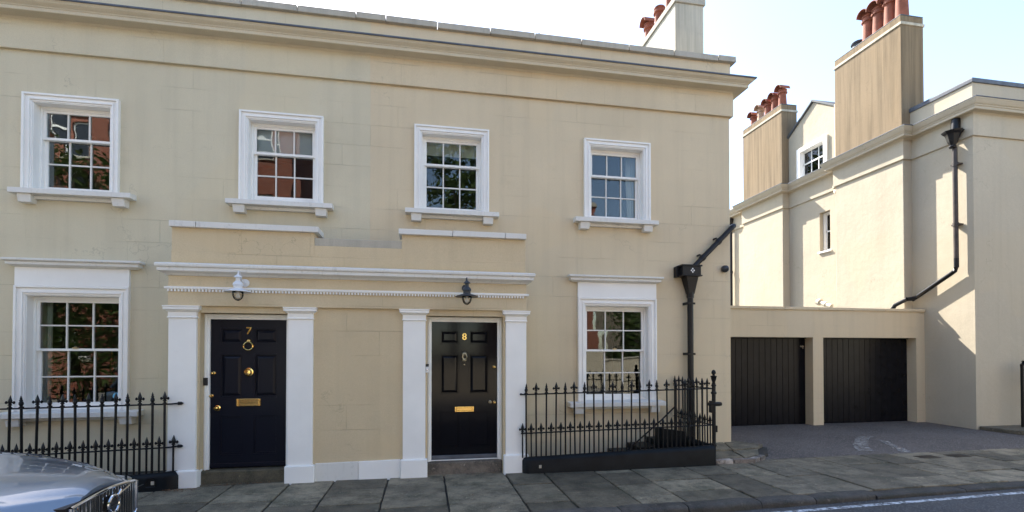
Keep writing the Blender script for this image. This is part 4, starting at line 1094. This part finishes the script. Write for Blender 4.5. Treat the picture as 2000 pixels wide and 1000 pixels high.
t = thing('drainpipe', (11.83, 1.0, 3.0), 'dark iron drainpipe with a flared hopper on the cream side wall', 'drainpipe')
hp = MB()
hp.lathe([(0.06,6.36),(0.075,6.39),(0.06,6.42),(0.095,6.50),(0.13,6.62),(0.145,6.66),(0.19,6.70),(0.205,6.73),(0.15,6.735),(0.12,6.74)], (11.76, 0.985, 0), 8)
hp.build('hopper_head', 'pipe_black', t)
MB().tube([(11.83,0.985,6.74),(11.86,0.985,7.02)], 0.085, 10).build('outlet', 'pipe_black', t, auto=True)
MB().tube([(11.82,0.99,6.40),(11.82,0.985,3.72)], 0.047, 12).build('pipe', 'pipe_old', t, auto=True)
for z in (5.99, 4.62): MB().tube([(11.82,0.985,z-0.04),(11.82,0.985,z+0.04)], 0.060, 12).box(11.80, 11.92, 0.90, 1.07, z-0.015, z+0.015).build('bracket', 'pipe_old', t, auto=True)
MB().tube([(11.82,0.985,3.86),(11.82,0.985,3.66),(11.82,1.02,3.58),(11.82,1.10,3.53),(11.82,1.62,3.24),(11.82,2.0,3.03)], 0.048, 12).build('sloping_pipe', 'pipe_black', t, auto=True)
MB().tube([(11.60,1.94,3.04),(11.60,2.25,2.92),(11.60,2.34,2.80)], 0.048, 12).tube([(11.82,1.90,3.08),(11.72,1.95,3.05),(11.60,1.96,3.035)], 0.048, 12).build('lower_bend', 'pipe_black', t, auto=True)

t = thing('drainpipe', (11.83, 9.3, 3.0), 'thin black drainpipe at the far end of the sunlit side wall', 'drainpipe')
MB().tube([(11.84,9.18,6.9),(11.84,9.18,2.7)], 0.05, 10).build('pipe', 'pipe_black', t, auto=True)
MB().lathe([(0.06,6.75),(0.12,6.95),(0.12,7.0),(0.06,7.0)], (11.82, 9.18, 0), 8).build('hopper_head', 'pipe_black', t)
for z in (4.9, 3.5): MB().tube([(11.84,9.18,z-0.05),(11.84,9.18,z+0.05)], 0.065, 10).build('bracket', 'pipe_black', t, auto=True)

t = thing('soil_pipe', (11.84, 4.24, 6.5), 'cream painted waste pipe bending into the wall under the cornice', 'pipe')
MB().tube([(11.83,4.20,9.0),(11.83,4.20,7.28)], 0.045, 10).build('upper_pipe', 'cream_pipe', t, auto=True)
MB().tube([(11.83,4.24,7.05),(11.83,4.24,6.55),(11.82,4.23,6.47),(11.80,4.19,6.41),(11.77,4.14,6.40),(11.74,4.09,6.40)], 0.06, 12).build('bend', 'cream_pipe', t, auto=True)
MB().tube([(11.83,4.24,6.62),(11.83,4.24,6.55)], 0.075, 12).build('collar', 'cream_pipe', t, auto=True)
t = thing('boiler_flue', (11.7, 4.4, 3.1), 'cream boiler flue lying just above the garage roof coping', 'flue')
MB().tube([(11.62,4.62,3.24),(11.62,4.20,3.08)], 0.065, 14).build('pipe', 'cream_pipe', t, auto=True)
MB().tube([(11.62,4.68,3.265),(11.62,4.60,3.235)], 0.10, 14).build('terminal', 'cream_pipe', t, auto=True)
MB().tube([(11.62,4.44,3.175),(11.62,4.38,3.15)], 0.08, 14).build('collar', 'cream_pipe', t, auto=True)
MB().box(11.58, 11.66, 4.2, 4.3, 2.66, 3.05).build('support', 'cream_pipe', t)

# forecourt step and railing of the cream house
MB2 = MB().poly_prism([(11.98,0.69),(11.98,0.45),(12.3,-0.55),(22,-0.55),(22,0.69)], -0.05, 0.115)
fc = tag(MB2.build('forecourt', 'flagstone', bevel=0.02), 'raised stone forecourt before the cream house', 'forecourt', kind='structure')
t = thing('railing', (12.9, 0.3, 0.1), 'black iron railing with a scrolled post at the right edge of the view', 'railing')
px = 12.78
MB().tube([(px,0.42,0.10),(px,0.42,1.40),(px-0.01,0.42,1.47),(px+0.03,0.42,1.53),(px+0.08,0.42,1.50),(px+0.08,0.42,1.44)], 0.030, 10).build('post', 'iron', t, auto=True)
for z in (1.36, 1.12): MB().tube([(px,0.42,z),(px+1.6,0.42,z)], 0.014, 8).build('rail', 'iron', t)
for k in range(1, 10): 
    b = place('bar', bar_mesh(1.32, 0.012), t, (px+0.15*k, 0.42, 0.10))
    place('finial', FP, b, (px+0.15*k, 0.42, 1.42))

# ============================================================ THE PARKED CAR
CX0, CY0, CZ0 = -2.17, -4.20, -0.135
car = thing('parked_car', (CX0-2.3, CY0, CZ0), 'silver-blue car parked at the kerb, its bonnet and grille in view', 'car')
def interp(tab, x):
    tab = sorted(tab)
    if x <= tab[0][0]: return tab[0][1]
    for (a, va), (b, vb) in zip(tab, tab[1:]):
        if x <= b:
            t_ = (x-a)/(b-a); return va + (vb-va)*t_
    return tab[-1][1]
WT = [(0,.345),(-.05,.405),(-.10,.51),(-.16,.62),(-.25,.75),(-.40,.86),(-.6,.915),(-1.0,.945),(-1.5,.95),(-3.8,.95),(-4.3,.93),(-4.55,.87),(-4.68,.72)]
ZT = [(0,.945),(-.03,.965),(-.08,.985),(-.16,1.002),(-.25,1.017),(-.40,1.036),(-.6,1.056),(-1.0,1.087),(-1.5,1.118),(-3.8,1.12),(-4.3,1.10),(-4.55,1.05),(-4.68,.95)]
DT = [(0,.13),(-.08,.22),(-.25,.27),(-.40,.235),(-.6,.17),(-1.0,.10),(-1.5,.07),(-3.8,.06),(-4.68,.10)]
def ctop(lx, y):
    w_ = interp(WT, lx); r_ = min(1, abs(y)/w_)
    crease = 0.010 * math.exp(-((r_-0.62)/0.05)**2) * (1 if lx > -1.5 else 0)
    return interp(ZT, lx) - interp(DT, lx) * r_**2.3 + crease
st_ = [0,-.03,-.08,-.16,-.25,-.32,-.40,-.5,-.6,-.8,-1.0,-1.25,-1.5,-2.0,-2.6,-3.2,-3.8,-4.1,-4.3,-4.45,-4.55,-4.68]
rat = [0,.1,.2,.3,.4,.5,.56,.60,.62,.64,.68,.75,.82,.88,.93,.97]
rows = []
for lx in st_:
    w_ = interp(WT, lx); half = [(r_*w_, ctop(lx, r_*w_)) for r_ in rat]
    zs = half[-1][1]
    half += [(w_*0.995, zs-0.045), (w_*1.0, zs-0.11), (w_*0.985, 0.72), (w_*0.992, 0.60), (w_*0.985, 0.45), (w_*0.95, 0.33), (w_*0.85, 0.26)]
    full = [(-y, z) for y, z in reversed(half)] + half[1:]
    rows.append([(CX0+lx, CY0+y, CZ0+z) for y, z in full])
b = MB(); n = len(rows[0])
vs = [p for r_ in rows for p in r_]; fs = []
for i in range(len(rows)-1):
    for j in range(n): fs.append((i*n+j, i*n+(j+1) % n, (i+1)*n+(j+1) % n, (i+1)*n+j))
fs += [tuple(range(n)), tuple(range((len(rows)-1)*n+n-1, (len(rows)-1)*n-1, -1))]
autosmooth(b.add(vs, fs).build('body', 'car_paint', car), 48)
# shut lines of the bonnet
def seam(pts, m='car_black', r_=0.0035): return MB().tube([(CX0+a, CY0+c, CZ0+d) for a, c, d in pts], r_, 6).build('shut_line', m, car)
for s in (-1, 1): seam([(lx, s*interp(WT, lx)*0.90, ctop(lx, interp(WT, lx)*0.90)+0.0005) for lx in (-.16,-.25,-.4,-.6,-.8,-1.0,-1.25,-1.45)])
seam([(-.012, y, ctop(-.012, y)-0.004) for y in [-.5+.1*k for k in range(11)]])
# cabin: glass with painted roof and pillars
lo = [(-1.42,.84),(-4.50,.84)]; hi = [(-2.25,.62),(-4.15,.60)]
def cb(lx, y, z): return (CX0+lx, CY0+y, CZ0+z)
cab = MB().hexa([cb(-1.42,-.80,1.09),cb(-1.42,.80,1.09),cb(-4.50,.82,1.08),cb(-4.50,-.82,1.08)], [cb(-2.25,-.60,1.60),cb(-2.25,.60,1.60),cb(-4.20,.60,1.60),cb(-4.20,-.60,1.60)]).build('cabin_glass', 'car_glass', car, bevel=0.05)
MB().hexa([cb(-2.20,-.63,1.585),cb(-2.20,.63,1.585),cb(-4.30,.62,1.585),cb(-4.30,-.62,1.585)], [cb(-2.45,-.55,1.655),cb(-2.45,.55,1.655),cb(-4.15,.54,1.645),cb(-4.15,-.54,1.645)]).build('roof', 'car_paint', car, bevel=0.04)
for s in (-1, 1):
    for (a, c) in (((-1.40, .83, 1.08), (-2.24, .625, 1.60)), ((-2.95, .845, 1.08), (-2.98, .64, 1.60)), ((-4.46, .84, 1.08), (-4.16, .62, 1.60))):
        MB().tube([cb(a[0], s*a[1], a[2]), cb(c[0], s*c[1], c[2])], 0.035, 8).build('pillar', 'car_paint', car)
    MB().hexa([cb(-1.62,s*.93,1.05),cb(-1.72,s*.93,1.05),cb(-1.72,s*1.10,1.08),cb(-1.62,s*1.10,1.08)], [cb(-1.62,s*.93,1.18),cb(-1.72,s*.93,1.18),cb(-1.72,s*1.10,1.20),cb(-1.62,s*1.10,1.20)]).build('wing_mirror', 'car_paint', car, bevel=0.03)
    for wx in (-0.92, -3.78):
        c = cb(wx, s*0.80, 0.37)
        whl = MB().lathe([(0.20,-0.115),(0.33,-0.12),(0.365,-0.09),(0.37,0.0),(0.365,0.09),(0.33,0.12),(0.20,0.115)], c, 28, 'y').build('wheel', 'tyre', car, auto=True)
        rim = MB().lathe([(0.23,s*0.10),(0.245,s*0.122),(0.235,s*0.128),(0.22,s*0.09),(0.05,s*0.08),(0.05,s*0.12),(0.01,s*0.125)], c, 24, 'y')
        for k in range(5):
            a = 2*math.pi*k/5
            d = Vector((math.cos(a), 0, math.sin(a)))
            rim.tube([Vector(c)+d*0.04+Vector((0,s*0.115,0)), Vector(c)+d*0.235+Vector((0,s*0.118,0))], [0.028, 0.020], 6)
        rim.build('rim', 'alloy', whl, auto=True)
        MB().lathe([(0.385,s*0.14),(0.43,s*0.155),(0.43,s*0.10),(0.385,s*0.10)], c, 32, 'y').build('wheel_arch', 'car_black', car, auto=True)
# grille
GH, GZ0, GZ1 = 0.345, 0.595, 0.915
def gtop(y): return GZ1 - 0.04*(abs(y)/GH)**1.6
def gbot(y): return GZ0 + 0.07*max(0, (abs(y)/GH-0.75)/0.25)**1.5
def gfx(y): return 0.042 - 0.22*y*y
ys = [-GH+2*GH*k/24 for k in range(25)]
bk = MB(); vs = []; fs = []
for y in ys: vs += [cb(gfx(y)-0.028, y, gbot(y)), cb(gfx(y)-0.028, y, gtop(y)), cb(-0.08, y, gbot(y)), cb(-0.08, y, gtop(y))]
for k in range(24):
    a, c = k*4, (k+1)*4
    fs += [(a, c, c+1, a+1), (a+1, c+1, c+3, a+3), (a, a+2, c+2, c)]
fs += [(0,1,3,2), (96,98,99,97)]
gr = bk.add(vs, fs).build('grille', 'car_black', car)
outl = [cb(gfx(y)+0.004, y, gtop(y)) for y in ys] + [cb(gfx(y)+0.004, y, gbot(y)) for y in reversed(ys)]
MB().tube(outl + outl[:2], 0.011, 8, False).build('grille_frame', 'chrome', gr, auto=True)
for k in range(20):
    y = -GH + 0.030 + (2*GH-0.060)*k/19
    if abs(y) < 0.050: z_a = (0.80 + 0.062, gtop(y)-0.014); z_b = (gbot(y)+0.012, 0.80-0.062)
    else: z_a = (gbot(y)+0.012, gtop(y)-0.014); z_b = None
    for zz in (z_a, z_b):
        if zz and zz[1]-zz[0] > 0.02:
            MB().hexa([cb(gfx(y)-0.010,y-0.0035,zz[0]),cb(gfx(y)+0.003,y-0.0025,zz[0]),cb(gfx(y)+0.003,y+0.0025,zz[0]),cb(gfx(y)-0.010,y+0.0035,zz[0])], [cb(gfx(y)-0.010,y-0.0035,zz[1]),cb(gfx(y)+0.003,y-0.0025,zz[1]),cb(gfx(y)+0.003,y+0.0025,zz[1]),cb(gfx(y)-0.010,y+0.0035,zz[1])]).build('slat', 'chrome', gr)
EZ = 0.80
MB().tube([cb(gfx(.24)+0.010, .215, gtop(.24)-0.02), cb(gfx(0)+0.012, 0.045, EZ+0.045)], 0.009, 8).tube([cb(gfx(0)+0.012, -0.045, EZ-0.045), cb(gfx(.24)+0.010, -.21, gbot(.2)+0.02)], 0.009, 8).build('diagonal_bar', 'chrome', gr, auto=True)
em = MB(); pts = [cb(gfx(0)+0.020, 0.058*math.cos(a), EZ+0.058*math.sin(a)) for a in [2*math.pi*k/28 for k in range(29)]]
em.tube(pts, 0.011, 8, False)
em.tube([cb(gfx(0)+0.020, 0.050, EZ+0.050), cb(gfx(0)+0.020, 0.078, EZ+0.078)], [0.009, 0.009], 8)
em = em.build('emblem', 'chrome', gr, auto=True)
MB().lathe([(0.052, 0.0), (0.052, 0.010), (0.0, 0.010)], cb(gfx(0)+0.006, 0, EZ), 24, 'x').build('emblem_disc', 'car_black', gr)
MB().box(CX0+gfx(0)+0.014, CX0+gfx(0)+0.022, CY0-0.056, CY0+0.056, CZ0+EZ-0.013, CZ0+EZ+0.013).build('emblem_band', 'chrome', gr)
me = text_mesh('VOLVO', 0.024, 0.001, 'car_black', 'lettering')
place('lettering', me, gr, (CX0+gfx(0)+0.0225, CY0, CZ0+EZ), (R(90), 0, R(90)))
# headlights wrapping round the corners
def lxw(y):
    for lx in [-.005*k for k in range(200)]:
        if interp(WT, lx) >= abs(y)-1e-6: return lx
    return -1.0
for s in (-1, 1):
    hl = MB(); vs = []; fs = []; yy = [.375+.035*k for k in range(15)]
    for y in yy:
        lx = lxw(y)+0.006
        zt = 0.835 - 0.10*max(0, y-.6) ; zb = 0.715 + 0.12*max(0, y-.55)
        vs += [cb(lx, s*y, zb), cb(lx, s*y, zt), cb(lx-.06, s*(y-.02), zb), cb(lx-.06, s*(y-.02), zt)]
    for k in range(len(yy)-1):
        a, c = k*4, (k+1)*4
        fs += [(a, c, c+1, a+1), (a+1, c+1, c+3, a+3), (a, a+2, c+2, c), (a+2, a+3, c+3, c+2)]
    fs += [(0,1,3,2), (len(vs)-4, len(vs)-2, len(vs)-1, len(vs)-3)]
    h = hl.add(vs, fs).build('headlight', 'headlight', car, auto=True)
    MB().box(CX0-0.05, CX0-0.012, CY0+min(s*.372, s*.388), CY0+max(s*.372, s*.388), CZ0+0.735, CZ0+0.835).build('indicator', 'amber', h, bevel=0.004)
    MB().hexa([cb(lxw(y_)+dx_, s*y_, 0.768) for y_, dx_ in ((.44, .016), (.62, .016), (.62, .004), (.44, .004))], [cb(lxw(y_)+dx_, s*y_, 0.784) for y_, dx_ in ((.44, .016), (.62, .016), (.62, .004), (.44, .004))]).build('lamp_bar', 'chrome', h)
MB().box(CX0-0.06, CX0+0.012, CY0-0.40, CY0+0.40, CZ0+0.30, CZ0+0.48).build('lower_intake', 'car_black', car, bevel=0.02)
MB().box(CX0-0.01, CX0+0.02, CY0-0.26, CY0+0.26, CZ0+0.46, CZ0+0.57).build('number_plate', 'white_plastic', car, bevel=0.004)

# ============================================================ FALLEN LEAVES
rl = random.Random(9); lv = MB()
def litter(x, y, z, s):
    a = rl.uniform(0, 6.28); c, d = math.cos(a)*s, math.sin(a)*s; t1, t2 = rl.uniform(0, s*.5), rl.uniform(0, s*.5)
    lv.add([(x-c,y-d,z),(x+d*.5,y-c*.5,z+t1),(x+c,y+d,z+t2),(x-d*.5,y+c*.5,z+0.001)], [(0,1,2,3)])
for _ in range(70): litter(rl.uniform(-3.2,-2.80), -1.25-abs(rl.gauss(0,0.05)), 0.006, rl.uniform(.008,.02))
for _ in range(60): litter(rl.uniform(-2.55,-2.0), -1.09-abs(rl.gauss(0,0.02)), 0.006, rl.uniform(.008,.018))
for _ in range(25): litter(rl.uniform(-1.5,5.2), rl.uniform(-2.9,-1.3), 0.008, rl.uniform(.006,.014))
tag(lv.build('fallen_leaves', 'dead_leaf'), 'small brown fallen leaves on the paving by door 7', 'leaves', kind='stuff')

# ============================================================ THE OTHER SIDE OF THE STREET (seen only in the glass; cream houses bounce light)
def brick_house(x0, x1, y0, y1, h, label, wins, name='brick_house', wm='brickwork'):
    t = thing(name, ((x0+x1)/2, y0, 0), label, 'house', 'houses across the road')
    m = MB(); wall_cells(m, 'x', y0, x0, x1, -0.2, h, [(a, a+1.1, c, c+1.7) for a, c in wins], -0.25)
    m.add([(x0,y0,-.2),(x0,y1,-.2),(x0,y1,h),(x0,y0,h)], [(0,1,2,3)]); m.add([(x1,y0,-.2),(x1,y1,-.2),(x1,y1,h),(x1,y0,h)], [(0,3,2,1)])
    m.add([(x0,y1,-.2),(x1,y1,-.2),(x1,y1,h),(x0,y1,h)], [(0,1,2,3)])
    m.build('wall', wm, t)
    MB().box(x0-.15, x1+.15, y0-.0, y0+.18, h-0.25, h).build('cornice', 'coping_stone', t)
    ym = (y0+y1)/2
    MB().add([(x0-.2,y0+.25,h),(x1+.2,y0+.25,h),(x1+.2,y1-.2,h),(x0-.2,y1-.2,h),(x0+1.5,ym,h+2.2),(x1-1.5,ym,h+2.2)], [(0,1,5,4),(1,2,5),(2,3,4,5),(3,0,4),(0,3,2,1)]).build('roof', 'slate', t)
    for a, c in wins:
        f = MB(); ring(f, a, a+1.1, c, c+1.7, .08, .1, .08, y0-.22, y0-.12); f.box(a+.08, a+1.02, y0-.2, y0-.14, c+.82, c+.90)
        wn = f.build('window', 'white_paint', t)
        MB().box(a+.08, a+1.02, y0-.19, y0-.18, c+.1, c+.82).build('pane', 'car_glass', wn)
        MB().box(a+.08, a+1.02, y0-.175, y0-.165, c+.90, c+1.62).build('pane', 'car_glass', wn)
        MB().box(a-.1, a+1.2, y0-.1, y0+.12, c-.12, c).build('sill', 'coping_stone', wn)
    return t
ha = brick_house(-17.5, -6.0, -17.0, -26, 13.2, 'tall red brick house across the road, facing door 7', [(x, z) for x in (-16.3,-13.8,-11.3,-8.4) for z in (1.2, 4.6, 8.0, 10.9)])
hb = brick_house(3.6, 9.3, -17.0, -26, 8.6, 'lower red brick house across the road with a corner chimney', [(x, z) for x in (4.5, 6.9) for z in (1.2, 4.9)])
s = MB().box(8.2, 9.25, -18.4, -17.3, 8.0, 9.7).build('chimney_stack', 'brickwork', hb); MB().box(8.1, 9.35, -18.5, -17.2, 9.7, 9.95).build('cap', 'coping_stone', s)
hc = brick_house(12.5, 30.0, -15.5, -25, 8.4, 'long house across the road on the right, made cream to bounce sunlight', [(x, z) for x in (13.5, 16.5, 19.5, 22.5) for z in (1.2, 4.4)], 'reflector_house', 'stucco_cream')  # render made cream so that it throws sunlight back at the terrace
hd = brick_house(-34.0, -18.5, -15.5, -25, 9.0, 'unseen long cream house added across the road on the left to bounce sunlight', [(x, z) for x in (-21.5, -24.5, -27.5) for z in (1.2, 4.4)], 'reflector_house', 'stucco_cream')  # extra house out of view, added as a sunlit reflector for the terrace
gw = MB().box(-4.5, 26, -13.35, -13.1, -0.2, 1.35).build('garden_wall', 'stucco_cream')
tag(gw, 'low cream rendered garden wall across the road', 'wall')
c = MB().box(-4.55, 26, -13.42, -13.03, 1.352, 1.43).build('coping', 'coping_stone', gw)

def tree(x, y, h, rad, zc, label, seed, n=5200, group='trees across the road', name='street_tree'):
    rt = random.Random(seed)
    t = thing(name, (x, y, 0), label, 'tree', group)
    tr = MB().tube([(x,y,-0.2),(x+.1,y,h*.25),(x-.05,y+.1,h*.55),(x,y,h*.8)], [.24,.19,.12,.04], 10)
    clumps = []
    for k in range(34):
        a = rt.uniform(0, 6.283); f = rt.random()**.5; zz = rt.uniform(-1, 1)
        rr_ = rad*f*math.sqrt(max(0.05, 1-zz*zz*0.8))
        c = Vector((x+rr_*math.cos(a), y+rr_*math.sin(a), zc + zz*(h-zc)*0.95)); clumps.append((c, rt.uniform(.45, 1.0)*rad*.42))
        if k % 3 == 0: tr.tube([(x, y, min(c.z-.6, h*.6)), tuple(c)], [.07, .015], 6)
    tr.build('trunk', 'bark', t)
    vs, fs = [], []
    for i in range(n):
        c, r_ = rt.choice(clumps)
        p = c + Vector((rt.gauss(0,1), rt.gauss(0,1), rt.gauss(0,.8)))*r_*.55
        if p.z > h - 0.3: continue
        s_ = rt.uniform(.06, .15)
        u = Vector((rt.gauss(0,1), rt.gauss(0,1), rt.gauss(0,1))).normalized(); v_ = u.orthogonal().normalized()
        k = len(vs); vs += [p-u*s_*1.3, p+v_*s_*.6, p+u*s_*1.3, p-v_*s_*.6]; fs.append((k,k+1,k+2,k+3))
    MB().add(vs, fs).build('crown', 'leaf', t)
tree(4.2, 11.2, 13.6, 2.5, 11.3, 'unseen leafy tree added behind the end house to shade the pavement', 35, 9000, 'added shade trees', 'shade_tree')  # hidden behind the house, added to keep sun off the right-hand pavement
tree(1.2, -15.2, 12.6, 3.0, 8.2, 'tall leafy tree across the road, facing door 8', 31, 7000)
tree(11.4, -14.6, 7.6, 2.3, 4.3, 'round leafy tree across the road, right of the lower brick house', 32)
tree(-14.5, -14.6, 11.0, 3.2, 6.3, 'broad leafy tree across the road, before the tall brick house', 33, 7000)
tree(-8.3, -14.2, 7.8, 1.9, 5.2, 'small leafy tree across the road at the corner of the tall brick house', 34)
hg = MB(); rh = random.Random(8); 
vs, fs = [], []
for i in range(6000):
    p = Vector((rh.uniform(-20, -5.2), rh.uniform(-14.2, -13.4), rh.uniform(0, 2.6))); s_ = rh.uniform(.05, .11)
    u = Vector((rh.gauss(0,1), rh.gauss(0,1), rh.gauss(0,1))).normalized(); v_ = u.orthogonal().normalized()
    k = len(vs); vs += [p-u*s_*1.3, p+v_*s_*.6, p+u*s_*1.3, p-v_*s_*.6]; fs.append((k,k+1,k+2,k+3))
tag(hg.add(vs, fs).build('hedge', 'leaf'), 'dense green hedge across the road from the parked car', 'hedge', kind='stuff')
